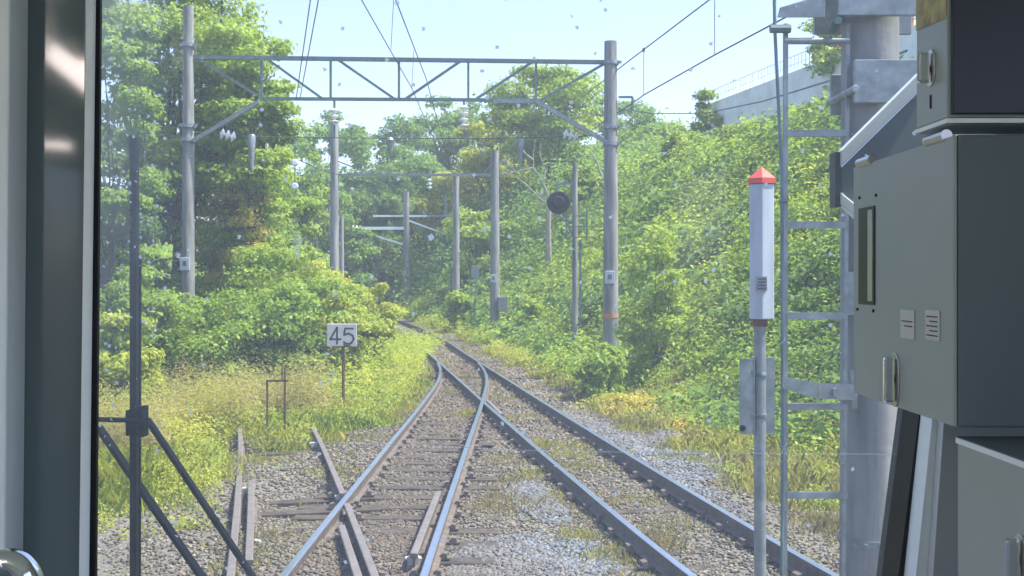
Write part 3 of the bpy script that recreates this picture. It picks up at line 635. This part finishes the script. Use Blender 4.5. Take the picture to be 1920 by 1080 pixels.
# ---------------------------------------------------------------- retaining wall on the slope top
g = empty('retaining_wall', None, 'long pale concrete retaining wall with orange posts along the top of the slope', 'wall')
A0, A1 = P(1308, 203, 66), P(1760, 30, 37); B0, B1 = P(1308, 290, 66), P(1760, 290, 37)
b = MB(); th = Vector((.35, .9, 0)); n = 1
for i in range(n):
    t0, t1 = i/n, (i+1)/n
    bt0, bt1, tp0, tp1 = B0.lerp(B1,t0), B0.lerp(B1,t1), A0.lerp(A1,t0), A0.lerp(A1,t1)
    b.hexa([bt0, bt1, bt1+th, bt0+th], [tp0, tp1, tp1+th*.6, tp0+th*.6])
b.build('wall', M['concrete_pale'], g)
for i in range(9):
    t = .62+i*.045; p = A0.lerp(A1, t)+th*.3; b = MB(); b.bar(p, p+Vector((0,0,.62)), .09); b.build('fence_post', M['orange'], g)
b = MB()
for k in (.3, .55): b.bar(A0.lerp(A1,.62)+th*.3+Vector((0,0,k)), A0.lerp(A1,1)+th*.3+Vector((0,0,k)), .03)
b.build('fence_rail', M['galv'], g)
b = MB()
for k in range(40):
    p = A0.lerp(A1, k*.0155)+th*.3; b.bar(p, p+Vector((0,0,.8)), .035)
b.bar(A0+th*.3+Vector((0,0,.8)), A0.lerp(A1,.60)+th*.3+Vector((0,0,.8)), .03); b.bar(A0+th*.3+Vector((0,0,.4)), A0.lerp(A1,.60)+th*.3+Vector((0,0,.4)), .025)
b.build('railing', M['cab_pale'], g)
for i, (px, y0, y1) in enumerate(((1383,150,185),(1402,145,180),(1417,135,172),(1433,130,165))):
    b = MB(); Z = 70; c = P(px, y0, Z); b.tube([(c.x, Z, P(px, y1+60, Z).z), c], .05, 6)
    if i == 0: b.bar(c-Vector((.3,0,0)), c+Vector((.2,0,0)), .09)
    tag(b.build('lamp_post', M['cab_pale'], smooth=True), 'thin pale pole standing behind the low end of the retaining wall', 'pole', 'thin poles behind the retaining wall')

# ---------------------------------------------------------------- number board 45
g = empty('speed_board', None, 'weathered white board reading 45 on a rusty post in the weeds', 'sign'); Z = 20; q = lambda px, py, dz=0: P(px, py, Z+dz)
b = MB(); x = q(641,0).x; b.tube([(x+.03, Z+.03, Hs(x, Z)-.2), q(643,640)+Vector((0,.03,0))], .028, 8); b.bar(q(625,650), q(660,650), .03); b.build('post', M['rust'], g)
b = MB(); c0 = q(613,607); c1 = q(669,650); b.box(c0.x, c1.x, Z-.012, Z+.012, c1.z, c0.z); bd = b.build('board', M['boardpaint'], g, bevel=.01)
b = MB(); zf = Z-.0135
def stroke(pts, w):
    for a_, c_ in zip(pts[:-1], pts[1:]): b.bar(P(a_[0], a_[1], zf), P(c_[0], c_[1], zf), w, .004 if False else w*0+.006, up=Vector((0,0,1)))
def flat(pts, w):
    for (a_, c_) in zip(pts[:-1], pts[1:]):
        A = P(a_[0], a_[1], zf); C_ = P(c_[0], c_[1], zf); d = (C_-A).normalized(); nrm = Vector((-d.z, 0, d.x))*w/2; e = d*w*.25; A = A-e; C_ = C_+e
        b.prism([A-nrm, C_-nrm, C_+nrm, A+nrm], (0, .003, 0))
flat([(632,645),(632,614),(619,636),(639,636)], .036)
flat([(662,616),(647,616),(645,628),(653,625),(661,629),(663,636),(659,643),(651,645),(644,641)], .036)
b.build('digits', M['ink'], bd)
b = MB(); c = P(652, 648, Z-.014); b.box(c.x-.08, c.x+.05, c.y-.002, c.y, c.z-.02, c.z+.04); b.build('rust_stain', M['rust'], bd)
# rusty frame in the weeds
g = empty('iron_frame', None, 'small rusty iron frame standing in the weeds left of the number board', 'frame'); Z = 16.5; q = lambda px, py, dz=0: P(px, py, Z+dz)
b = MB(); b.bar(q(501,712), q(501,800), .025); b.build('leg', M['rust'], g)
b = MB(); b.bar(q(534,690), q(534,805), .03); b.build('leg', M['rust'], g)
b = MB(); b.bar(q(499,714), q(541,714), .03); b.bar(q(529,680), q(529,712), .018); b.build('crossbar', M['rust'], g)
# rusty rod ending of a broken stalk bits along left rails
# ---------------------------------------------------------------- marker post with red cone
g = empty('marker_post', None, 'white box shaped marker with red pointed cap on a steel pole between the tracks', 'marker post'); Z = 4.5; q = lambda px, py, dz=0: P(px, py, Z+dz)
x = q(1425,0).x
b = MB(); b.tube([(x, Z, -.3), q(1425,612)], .025, 20); b.build('pole', M['galv'], g, smooth=True)
b = MB(); p = [(1405,346),(1447,346),(1455,349)]; w0 = q(1405,0).x; w1 = q(1446,0).x; z1 = q(0,346).z; z0_ = q(0,598).z
hx = []
cx = (w0+w1)/2+.006; r_ = .062
for k in range(6):
    a = math.radians(60*k+18); hx.append((cx+math.cos(a)*r_*.92, Z+math.sin(a)*r_))
b.prism([(u, v, z0_) for u, v in hx], (0, 0, z1-z0_)); b.build('marker_box', M['white'], g, bevel=.004)
b = MB(); apex = Vector((cx, Z, q(0,313).z)); ring = [Vector((cx+(u-cx)*1.12, Z+(v-Z)*1.12, z1+.002)) for u, v in hx]; ring2 = [r+Vector((0,0,.022)) for r in ring]
b.prism(ring, (0,0,.022))
for k in range(6): b.face([ring2[k], ring2[(k+1)%6], apex])
b.build('red_cap', M['red'], g)
b = MB(); b.tube([q(1425,597), q(1425,612)], .032, 16); b.build('rusty_collar', M['rust'], g, smooth=True)
b = MB(); c = q(1429,532,-.075); b.box(c.x-.022, c.x+.022, c.y+.006, c.y+.02, c.z-.03, c.z+.03); lb = b.build('small_label', M['galv'], g)
b = MB()
for k in range(4): b.box(c.x-.016, c.x+.016, c.y+.003, c.y+.0055, c.z-.022+k*.013, c.z-.017+k*.013)
b.build('print', M['ink'], lb)
b = MB(); b.box(q(1384,0).x, q(1410,0).x, Z-.03, Z-.025, q(0,812).z, q(0,672).z); b.box(q(1411,0).x, q(1456,0).x, Z+.03, Z+.035, q(0,815).z, q(0,671).z); b.box(q(1408,0).x, q(1412,0).x, Z-.03, Z+.035, q(0,812).z, q(0,673).z)
pl = b.build('back_plate', M['galv'], g, bevel=.001)
b = MB()
for (px, py) in ((1413,698),(1413,778),(1428,705),(1430,782)): c = q(px, py, -.035); b.tube([c, c+Vector((0,.02,0))], .009, 8)
for (py) in (703, 780):
    c = q(1425, py); b.tube([(x, Z, c.z-.008), (x, Z, c.z+.008)], .03, 16)
c = q(1392,803,-.03); b.tube([c, c+Vector((0,.004,0))], .014, 12); b.build('bolt', M['galv_dark'], pl)
# ---------------------------------------------------------------- near concrete pole with ladder
g = empty('concrete_line_pole', None, 'thick near concrete pole with steel clamps and a ladder on its left side', 'pole'); Z = 5.0; q = lambda px, py, dz=0: P(px, py, Z+dz)
x = q(1631,0).x; b = MB(); b.tube([(x, Z, -.4+6.4*i/12) for i in range(13)], [.142-.02*i/12 for i in range(13)], 32); b.build('shaft', M['concrete'], g, smooth=True)
b = MB(); c = q(0,1010); b.tube([(x, Z, c.z-.018), (x, Z, c.z+.018)], .144, 32)
for k in range(7): a = -math.pi*(k+.5)/7; b.tube([(x+math.cos(a)*.14, Z+math.sin(a)*.14, c.z), (x+math.cos(a)*.158, Z+math.sin(a)*.158, c.z)], .009, 6)
b.build('band', M['galv'], g)
b = MB(); b.box(q(1578,0).x, q(1727,0).x, Z-.19, Z-.165, q(0,205).z, q(0,127).z); b.box(q(1578,0).x, q(1727,0).x, Z+.165, Z+.19, q(0,205).z, q(0,127).z); b.box(q(1700,0).x, q(1727,0).x, Z-.164, Z+.164, q(0,203).z, q(0,129).z)
c = q(1600,168,-.19); b.tube([c-Vector((0,.03,0)), c+Vector((0,.36,0))], .017, 10); b.build('clamp_plate', M['galv'], g, bevel=.003)
b = MB(); b.box(q(1547,0).x, q(1735,0).x, Z-.20, Z-.17, q(0,48).z, q(0,-60).z); b.box(q(1547,0).x, q(1735,0).x, Z+.17, Z+.20, q(0,48).z, q(0,-60).z)
b.hexa([q(1457,33,-.12), q(1547,33,-.12), q(1547,33,.1), q(1457,33,.1)], [q(1462,14,-.12), q(1547,-12,-.12), q(1547,-12,.1), q(1462,14,.1)])
b.build('cross_arm_bracket', M['galv'], g, bevel=.003)
b = MB(); b.tube([q(1572,38,-.23), q(1572,38,.2)], .018, 10); b.build('bolt', M['galv_dark'], g)
for (x0, x1, y0, y1) in ((1574, 1606, 510, 590), (1583, 1606, 690, 762)):
    b = MB(); b.box(q(x0,0).x, q(x1,0).x, Z-.1, Z-.08, q(0,y1).z, q(0,y0).z); b.build('bracket_plate', M['galv'], g, bevel=.003)
b = MB(); b.hexa([q(1467,728,-.16), q(1535,748,-.16), q(1535,748,-.12), q(1467,728,-.12)], [q(1467,706,-.16), q(1535,718,-.16), q(1535,718,-.12), q(1467,706,-.12)])
b.hexa([q(1536,748,-.165), q(1604,750,-.165), q(1604,750,-.12), q(1536,748,-.12)], [q(1536,718,-.165), q(1604,720,-.165), q(1604,720,-.12), q(1536,718,-.12)])
c = q(1567,735,-.17); b.tube([c-Vector((0,.02,0)), c+Vector((0,.03,0))], .02, 8); b.build('stand_off_arm', M['galv'], g)
lad = MB(); lad.bar(q(1473,45,-.1), q(1471,1250,-.1), .020); lad.bar(q(1590,45,-.1), q(1580,1250,-.1), .016); lad.build('ladder_rail', M['galv'], g)
for i, y in enumerate((77, 250, 422, 592, 762, 928, 1094)):
    b = MB(); (b.tube([q(1470,y,-.1), q(1592,y,-.1)], .0155, 12) if i == 0 else b.bar(q(1474,y,-.1), q(1588,y,-.1), .026, .030)); b.build('rung', M['galv'], g, smooth=(i == 0))
b = MB(); b.tube([q(1451,-60,-.13), q(1453,60,-.13), q(1460,200,-.13), q(1466,330,-.13), q(1467,700,-.13), q(1466,1250,-.13)], .008, 8); b.tube([q(1444,54,-.13), q(1482,54,-.13)], .02, 8)
b.tube([q(1461,378,-.13), q(1475,378,-.13)], .012, 6); b.build('cable', M['galv_dark'], g, smooth=True)

# ---------------------------------------------------------------- cab shell
def struct(b, name, m, bevel=0): return tag(b.build(name, m, bevel=bevel), kind='structure')
WY = 1.5
b = MB(); b.box(-2.0, .95, -3.2, 1.62, 3.25, 3.3); struct(b, 'ceiling', M['cab_pale'])
b = MB(); b.box(-2.0, .95, -3.2, 1.62, .95, 1.0); struct(b, 'floor', M['cab_dark'])
b = MB(); b.box(.95, 1.0, -3.2, 1.62, 1.0, 1.8); b.box(.95, 1.0, -3.2, 1.62, 2.95, 3.25); b.box(.95, 1.0, .3, 1.62, 1.8, 2.95); struct(b, 'side_wall', M['cab_wall'])
b = MB(); b.box(-2.05, -2.0, -3.2, 1.62, 1.0, 1.7); b.box(-2.05, -2.0, -3.2, 1.62, 2.9, 3.25); b.box(-2.05, -2.0, -3.2, -2.4, 1.7, 2.9); struct(b, 'door_wall', M['cab_wall'])
b = MB(); b.box(-2.0, .95, -3.25, -3.2, 1.0, 3.25); struct(b, 'rear_wall', M['cab_wall'])
# front wall around the windscreen
b = MB(); b.box(-2.0, .95, 1.52, 1.6, 1.0, 1.72); b.box(-2.0, .95, 1.52, 1.6, 2.98, 3.25); b.box(-2.0, -.645, 1.52, 1.6, 1.72, 2.98)
q = lambda px, py, Z=WY: P(px, py, Z)
b.hexa([(.62,1.52,1.72),(.95,1.52,1.72),(.95,1.6,1.72),(.62,1.6,1.72)], [(.72,1.52,2.98),(.95,1.52,2.98),(.95,1.6,2.98),(.72,1.6,2.98)])
struct(b, 'front_wall', M['cab_wall'])
# left window frame: black rubber seal, pale trim, dark partition glass, pale post
g = empty('partition_window', None, 'dark glossy partition window in pale frame at the left edge reflecting a ceiling light', 'window')
def vstrip(b, xt0, xt1, xb0, xb1, Z, th, y0=-60, y1=1150):
    b.hexa([P(xb0,y1,Z), P(xb1,y1,Z), P(xb1,y1,Z)+Vector((0,th,0)), P(xb0,y1,Z)+Vector((0,th,0))], [P(xt0,y0,Z), P(xt1,y0,Z), P(xt1,y0,Z)+Vector((0,th,0)), P(xt0,y0,Z)+Vector((0,th,0))])
b = MB(); vstrip(b, 30, 160, 18, 150, 1.33, .02); b.build('pane', M['darkglass'], g)
b = MB(); vstrip(b, 161, 178, 146, 164, 1.30, .006); b.build('frame', M['cab_pale'], g, bevel=.002)
b = MB(); vstrip(b, 22, 31, 12, 20, 1.30, .05); vstrip(b, -80, 19, -90, 8, 1.28, .05); b.build('frame', M['cab_pale'], g, bevel=.002)
b = MB(); vstrip(b, 19, 22, 8, 12, 1.295, .04); b.build('gap_seal', M['rubber'], g)
g2 = empty('windscreen', None, 'dusty windscreen glass speckled with white dirt spots in a black rubber seal', 'windscreen')
b = MB(); vstrip(b, 177, 188.5, 162, 178.5, 1.31, .006); b.build('rubber_seal', M['rubber'], g2)
def slant(b, x0t, x1t, x0b, x1b, Z, th, yt=760, yb=1140):
    b.hexa([P(x0b,yb,Z), P(x1b,yb,Z), P(x1b,yb,Z)+Vector((0,th,0)), P(x0b,yb,Z)+Vector((0,th,0))], [P(x0t,yt,Z), P(x1t,yt,Z), P(x1t,yt,Z)+Vector((0,th,0)), P(x0t,yt,Z)+Vector((0,th,0))])
b = MB(); slant(b, 1728, 1744, 1677, 1701, 1.44, .08, 740); slant(b, 1748, 1757, 1704, 1711, 1.43, .08, 740); b.build('rubber_seal', M['rubber'], g2)
b = MB(); slant(b, 1744, 1748, 1701, 1704, 1.425, .08, 740); b.build('seal_trim', M['steel'], g2)
b = MB(); slant(b, 1757, 1775, 1711, 1744, 1.40, .1, 700); pil = b.build('pillar_cover', M['cab_pale']); tag(pil, 'pale slanting pillar cover at the right of the windscreen', 'pillar')
b = MB(); slant(b, 1776, 2300, 1745, 2300, 1.38, .1, 700); struct(b, 'pillar_wall', M['cab_wall'])
# glass pane material
m = bpy.data.materials.new('dusty_glass'); m.use_nodes = True; nt = m.node_tree; nt.nodes.clear(); N_ = nt.nodes.new; Lk = nt.links.new
out = N_('ShaderNodeOutputMaterial'); tr = N_('ShaderNodeBsdfTransparent'); tr.inputs[0].default_value = (.95,.968,.94,1)
dif = N_('ShaderNodeBsdfDiffuse'); dif.inputs[0].default_value = (.85,.88,.9,1); tl = N_('ShaderNodeBsdfTranslucent'); tl.inputs[0].default_value = (.82,.94,.93,1)
add = N_('ShaderNodeMixShader'); add.inputs[0].default_value = .8; Lk(dif.outputs[0], add.inputs[1]); Lk(tl.outputs[0], add.inputs[2])
geo = N_('ShaderNodeNewGeometry'); sep = N_('ShaderNodeSeparateXYZ'); Lk(geo.outputs['Position'], sep.inputs[0])
def math_(op, a, b_=None, c_=None):
    n = N_('ShaderNodeMath'); n.operation = op
    for i, v in enumerate((a, b_, c_)):
        if v is None: continue
        if isinstance(v, (int, float)): n.inputs[i].default_value = v
        else: Lk(v, n.inputs[i])
    return n.outputs[0]
def specks(scale, size, gate):
    mp = N_('ShaderNodeMapping'); mp.inputs['Scale'].default_value = (1, 0, 1); Lk(geo.outputs['Position'], mp.inputs[0])
    ds = N_('ShaderNodeTexNoise'); ds.inputs['Scale'].default_value = 420; Lk(mp.outputs[0], ds.inputs['Vector'])
    v = N_('ShaderNodeTexVoronoi'); v.inputs['Scale'].default_value = scale; Lk(mp.outputs[0], v.inputs['Vector'])
    rs = N_('ShaderNodeSeparateColor'); Lk(v.outputs['Color'], rs.inputs[0])
    g_ = math_('LESS_THAN', rs.outputs[0], gate); sz = math_('MULTIPLY', math_('POWER', rs.outputs[1], 2.5), size)
    dd = math_('ADD', v.outputs['Distance'], math_('MULTIPLY', math_('SUBTRACT', ds.outputs[0], .5), size*2.4))
    s = math_('LESS_THAN', dd, sz); return math_('MULTIPLY', s, g_)
lefty = math_('MULTIPLY', math_('SUBTRACT', -.455, sep.outputs[0]), 9.0)      # dust gathers outside the wiper's sweep
lefty = math_('MAXIMUM', math_('MINIMUM', lefty, 1), 0)
lefty = math_('MULTIPLY', lefty, math_('MAXIMUM', math_('MINIMUM', math_('MULTIPLY', math_('SUBTRACT', sep.outputs[2], 2.24), 6.0), 1), .25))
nz = N_('ShaderNodeTexNoise'); nz.inputs['Scale'].default_value = 5; nz.inputs['Detail'].default_value = 6; Lk(geo.outputs['Position'], nz.inputs['Vector'])
s1 = specks(42, .12, .95); s2 = math_('MULTIPLY', specks(120, .30, .75), math_('GREATER_THAN', math_('ADD', lefty, math_('MULTIPLY', nz.outputs[0], .8)), .62)); s3 = specks(14, .06, .6)
mpz = N_('ShaderNodeMapping'); mpz.inputs['Rotation'].default_value = (0, .5, 0); mpz.inputs['Scale'].default_value = (3, 0, 22); Lk(geo.outputs['Position'], mpz.inputs[0])
nz2 = N_('ShaderNodeTexNoise'); nz2.inputs['Scale'].default_value = 1.6; nz2.inputs['Detail'].default_value = 5; Lk(mpz.outputs[0], nz2.inputs['Vector'])
film = math_('ADD', .080, math_('MULTIPLY', nz.outputs[0], .07)); film = math_('ADD', film, math_('MULTIPLY', nz2.outputs[0], .05)); film = math_('ADD', film, math_('MULTIPLY', lefty, math_('MULTIPLY', nz.outputs[0], .38)))
fac = math_('MAXIMUM', math_('MULTIPLY', math_('MAXIMUM', math_('MAXIMUM', s1, s3), s2), .95), film)
mx = N_('ShaderNodeMixShader'); Lk(fac, mx.inputs[0]); Lk(tr.outputs[0], mx.inputs[1]); Lk(add.outputs[0], mx.inputs[2])
gl = N_('ShaderNodeBsdfGlossy'); gl.inputs['Roughness'].default_value = .02; mx2 = N_('ShaderNodeMixShader'); mx2.inputs[0].default_value = .03
Lk(mx.outputs[0], mx2.inputs[1]); Lk(gl.outputs[0], mx2.inputs[2]); Lk(mx2.outputs[0], out.inputs[0]); M['windscreen'] = m
b = MB(); b.face([(-.70, WY, 1.72), (.74, WY, 1.72), (.74, WY, 2.98), (-.70, WY, 2.98)]); b.build('pane', M['windscreen'], g2)
# pale line painted as the window bottom's reflection, and splats on the glass
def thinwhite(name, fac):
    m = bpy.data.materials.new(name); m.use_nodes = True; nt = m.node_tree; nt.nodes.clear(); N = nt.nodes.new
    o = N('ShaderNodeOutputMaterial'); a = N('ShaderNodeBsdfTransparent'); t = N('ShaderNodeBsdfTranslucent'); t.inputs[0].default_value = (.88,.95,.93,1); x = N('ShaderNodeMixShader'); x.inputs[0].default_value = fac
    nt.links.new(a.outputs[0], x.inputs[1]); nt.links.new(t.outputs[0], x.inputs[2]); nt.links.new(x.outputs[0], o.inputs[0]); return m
M['glass_reflection'] = thinwhite('painted_reflection', .16); M['splat'] = thinwhite('dried_splash', .7)
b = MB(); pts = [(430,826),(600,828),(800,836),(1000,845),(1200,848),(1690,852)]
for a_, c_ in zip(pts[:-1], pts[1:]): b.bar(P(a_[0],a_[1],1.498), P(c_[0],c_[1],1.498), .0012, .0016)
b.build('reflection_line', M['glass_reflection'], g2)
b = MB(); rn = random.Random(3)
def splat(cx, cy, R, n):
    for i in range(n):
        a = rn.uniform(0, 6.28); r0 = rn.uniform(0, .3)*R; r1 = rn.uniform(.5, 1)*R
        A = P(cx+math.cos(a)*r0, cy+math.sin(a)*r0*1.2, 1.4985); C_ = P(cx+math.cos(a)*r1, cy+math.sin(a)*r1*1.2, 1.4985); b.bar(A, C_, rn.uniform(.0006,.0016), .0005)
for sp in ((560,462,22,16), (556,440,12,6), (285,615,20,8), (625,705,14,7), (1470,838,12,6), (1470,640,9,5), (870,215,8,4), (1330,250,9,4)):
    b = MB(); splat(*sp); b.build('splash_mark', M['splat'], g2)

# ---------------------------------------------------------------- wiper (outside the glass)
g = empty('windscreen_wiper', None, 'black windscreen wiper with upright blade and two slanting arms', 'wiper'); Z = 1.55; q = lambda px, py, dz=0: P(px, py, Z+dz)
b = MB(); b.bar(q(252,256), q(252,1160), .0095, .012); b.box(q(246,0).x, q(259,0).x, Z-.01, Z+.006, q(0,300).z, q(0,257).z); b.bar(q(263,480,.012), q(262,1160,.012), .0025, .004)
for y in range(520, 1100, 62): b.bar(q(256,y,.006), q(263,y+6,.006), .003)
b.build('blade', M['rubber'], g)
b = MB(); b.box(q(241,0).x, q(246,0).x, Z-.012, Z+.01, q(0,815).z, q(0,768).z); b.box(q(263,0).x, q(272,0).x, Z-.008, Z+.015, q(0,818).z, q(0,762).z); b.tube([q(240,790,-.02), q(280,790,-.02)], .005, 10); b.build('blade_clip', M['black'], g)
b = MB(); b.bar(q(276,786,.01), q(500,1120,.01), .016, .006); b.bar(q(281,788,.018), q(330,865,.018), .006, .004); b.build('arm', M['black'], g, bevel=.001)
b = MB(); b.bar(q(184,800,.02), q(405,1120,.02), .021, .006); b.bar(q(176,786,.02), q(242,788,.02), .013, .006); b.build('arm', M['black'], g, bevel=.001)
b = MB()
for (px, py) in ((237,789),(278,790),(291,833),(298,841),(455,1055)): c = q(px, py, -.004); b.tube([c, c+Vector((0,.003,0))], .0016, 8)
b.build('rivet', M['steel'], g)

# ---------------------------------------------------------------- equipment boxes on the right
def handle(parent, X, Yc, zc, hgt, wid):
    """flush pull handle on a face at x = X, looking towards -x"""
    b = MB(); n = 20; pts = [(X-.0015, Yc+math.cos(a)*wid/2*1.6-.0, zc+math.copysign(abs(math.sin(a))**.6, math.sin(a))*hgt/2) for a in [2*math.pi*k/n for k in range(n)]]
    b.prism(pts, (.002, 0, 0)); pl = b.build('handle', M['steel'], parent, bevel=.0008)
    b = MB(); b.prism([(X-.014, Yc-wid*.30, zc-hgt*.42), (X-.014, Yc+wid*.1, zc-hgt*.42), (X-.014, Yc+wid*.1, zc+hgt*.42), (X-.014, Yc-wid*.30, zc+hgt*.42)], (.012, 0, 0)); b.build('grip', M['chrome'], pl, bevel=.003)
    b = MB(); b.tube([(X-.002, Yc+wid*.45, zc), (X-.0045, Yc+wid*.45, zc)], .0045, 12); b.build('keyhole', M['black'], pl)
XB = .412
def YX(px): return XB*F/(px-960)          # depth where the side face plane shows at that column
def ZZ(py, Y): return CH-(py-HY)/F*Y
g = empty('equipment_box', None, 'largest grey green equipment box in the middle of the right side with two paper labels', 'box')
yc, yf = YX(1797), YX(1606); zt = ZZ(252, yc); zb = ZZ(802, yc)
b = MB(); b.box(XB+.0, .94, yc, yf, zb, zt); b.build('body', M['cab_dark'], g, bevel=.002)
b = MB(); b.box(XB-.004, XB-.0005, yc+.0015, yf-.001, zb+.001, zt-.001); fp = b.build('side_door', M['cab_green'], g, bevel=.0008); Xf = XB-.004
b = MB(); y0, y1 = YX(1618), YX(1648); b.box(Xf-.0015, Xf-.0003, min(y0,y1), max(y0,y1), ZZ(572, y1), ZZ(385, y1)); b.build('window', M['cab_black'], g, bevel=.0005)
b = MB(); b.box(Xf-.0022, Xf-.0016, y1+.004, y1+.02, ZZ(565,y1), ZZ(392,y1)); b.build('window_glint', M['steel'], g)
for (a_, c_, t_, d_) in ((1697,1723,582,637), (1744,1771,583,640)):
    y0, y1 = YX(a_), YX(c_); b = MB(); b.box(Xf-.001, Xf-.0002, y1, y0, ZZ(d_, y1), ZZ(t_, y1)); lb = b.build('paper_label', M['paper'], g)
    b = MB()
    for k in range(5 if a_ > 1700 else 2):
        zz = ZZ(t_+ (12 if a_ > 1700 else 22)+k*9, y1); b.box(Xf-.0016, Xf-.0011, y1+.004, y0-.004-(k%2)*.008, zz-.0006, zz+.0006)
    b.build('print', M['ink'], lb)
handle(g, Xf, YX(1686), ZZ(712, YX(1686)), .058, .016)
b = MB()
for (px, py) in ((1619,371),(1650,366),(1615,580),(1645,583)): y_ = YX(px); c = Vector((Xf, y_, ZZ(py, y_))); b.tube([c, c-Vector((.0015,0,0))], .0018, 8)
b.build('screw', M['black'], g)
for (px) in (1632, 1768):
    y_ = YX(px); b = MB(); b.tube([(XB-.003, y_-.016, zt+.002), (XB-.003, y_+.030, zt+.002)], .0055, 12); b.build('hinge', M['steel'], g, smooth=True)
g = empty('equipment_box', None, 'upper box with near black front and yellow sticker at the top right corner', 'box')
XU = .405; yu0, yu1 = XU*F/(1776-960), XU*F/(1718-960); zub = ZZ(223, yu0)
b = MB(); b.box(XU, .94, yu0, yu1, zub+.001, 3.0); b.build('body', M['cab_green'], g, bevel=.0015)
b = MB(); b.box(XU+.003, XU+.0735*1.62, yu0-.006, yu0-.0005, zub+.004, 3.0); b.box(XU+.1215, .94, yu0-.006, yu0-.0005, zub+.004, 3.0); b.build('front_panel', M['cab_black'], g, bevel=.001)
b = MB(); zz0 = ZZ(58, yu1); zz1 = ZZ(33, yu0); b.prism([(XU-.0008, yu1-.001, zz0), (XU-.0008, yu0+.001, zz1), (XU-.0008, yu0+.001, 2.99), (XU-.0008, yu1-.001, 2.99)], (.0006, 0, 0)); b.build('sticker', M['yellow'], g)
ym = XU*F/(1746-960); handle(g, XU, ym, ZZ(128, ym), .036, .014)
b = MB(); b.box(XU-.001, XU-.0002, ym-.001, ym+.002, ZZ(203, ym), ZZ(178, ym)); b.build('slot', M['black'], g)
b = MB(); b.box(XU-.002, .94, yu0-.004, yu1, zub-.004, zub); b.build('bottom_lip', M['cab_pale'], g)
g = empty('equipment_box', None, 'lower pale green box at the bottom right corner', 'box')
XL = .418; yl1 = XL*F/(1795-960); ztl = ZZ(818, yl1)
b = MB(); b.box(XL, .94, .45, yl1, 1.3, ztl-.003); b.build('body', M['cab_green'], g, bevel=.0015)
b = MB(); b.box(XL-.001, .94, .45, yl1+.001, ztl-.0025, ztl); b.build('lid', M['cab_dark'], g, bevel=.0008)
b = MB(); b.box(XL-.002, XL-.0005, .45, yl1-.001, ztl-.006, ztl-.001); b.build('edge_trim', M['cab_pale'], g)
ym = XL*F/(1914-960); handle(g, XL, ym, ZZ(1052, ym), .045, .014)
# mirror-like bracket outside
g = empty('wing_mirror', None, 'pale blue framed mirror with dark face outside the glass beside the near pole', 'mirror'); Z = 1.75; q = lambda px, py, dz=0: P(px, py, Z+dz)
b = MB(); b.prism([q(1577,282), q(1577,312), q(1760,135), q(1760,100)], (0,.02,0)); b.prism([q(1577,360), q(1577,382), q(1640,440), q(1640,412)], (0,.02,0)); b.build('frame', M['mirror_paint'], g, bevel=.002)
b = MB(); b.prism([q(1579,313,.012), q(1579,360,.012), q(1660,432,.012), q(1760,432,.012), q(1760,136,.012)], (0,.01,0)); b.build('mirror_face', M['darkglass'], g)
b = MB(); b.prism([q(1566,285,.004), q(1566,388,.004), q(1577,388,.004), q(1577,285,.004)], (0,.03,0)); b.build('edge', M['rubber'], g)
# grab rail bottom-left
b = MB(); b.tube([P(-120,1075,1.0)]+[P(15+math.sin(a)*38, 1103-math.cos(a)*46, 1.0) for a in [k*math.pi/2/12 for k in range(-2,13)]]+[P(54,1240,1.0)], .0145, 24); tag(b.build('grab_rail', M['chrome'], smooth=True), 'bent chrome grab rail in the bottom left corner', 'grab rail')
# ceiling lamps of the car behind, seen in the partition glass:  mirror of points behind the pane (y = 1.33)
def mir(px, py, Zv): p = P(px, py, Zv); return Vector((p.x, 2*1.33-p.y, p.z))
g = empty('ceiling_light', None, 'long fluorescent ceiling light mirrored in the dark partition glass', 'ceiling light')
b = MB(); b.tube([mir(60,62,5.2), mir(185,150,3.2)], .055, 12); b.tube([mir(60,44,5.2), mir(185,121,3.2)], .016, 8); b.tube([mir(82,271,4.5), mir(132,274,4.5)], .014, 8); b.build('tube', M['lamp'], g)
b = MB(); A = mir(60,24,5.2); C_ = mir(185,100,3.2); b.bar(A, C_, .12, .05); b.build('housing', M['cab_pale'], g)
settle()
m = bpy.data.materials.new('thin_air_haze'); m.use_nodes = True; nt = m.node_tree; nt.nodes.clear()
o_ = nt.nodes.new('ShaderNodeOutputMaterial'); v_ = nt.nodes.new('ShaderNodeVolumePrincipled'); v_.inputs['Density'].default_value = .0010; v_.inputs['Color'].default_value = (.90,.93,1,1); v_.inputs['Anisotropy'].default_value = .2
nt.links.new(v_.outputs[0], o_.inputs['Volume'])
b = MB(); b.box(-260, 260, -20, 330, -6, 48); hz = b.build('haze', m); tag(hz, 'faint blue summer haze in the cutting', kind='stuff')
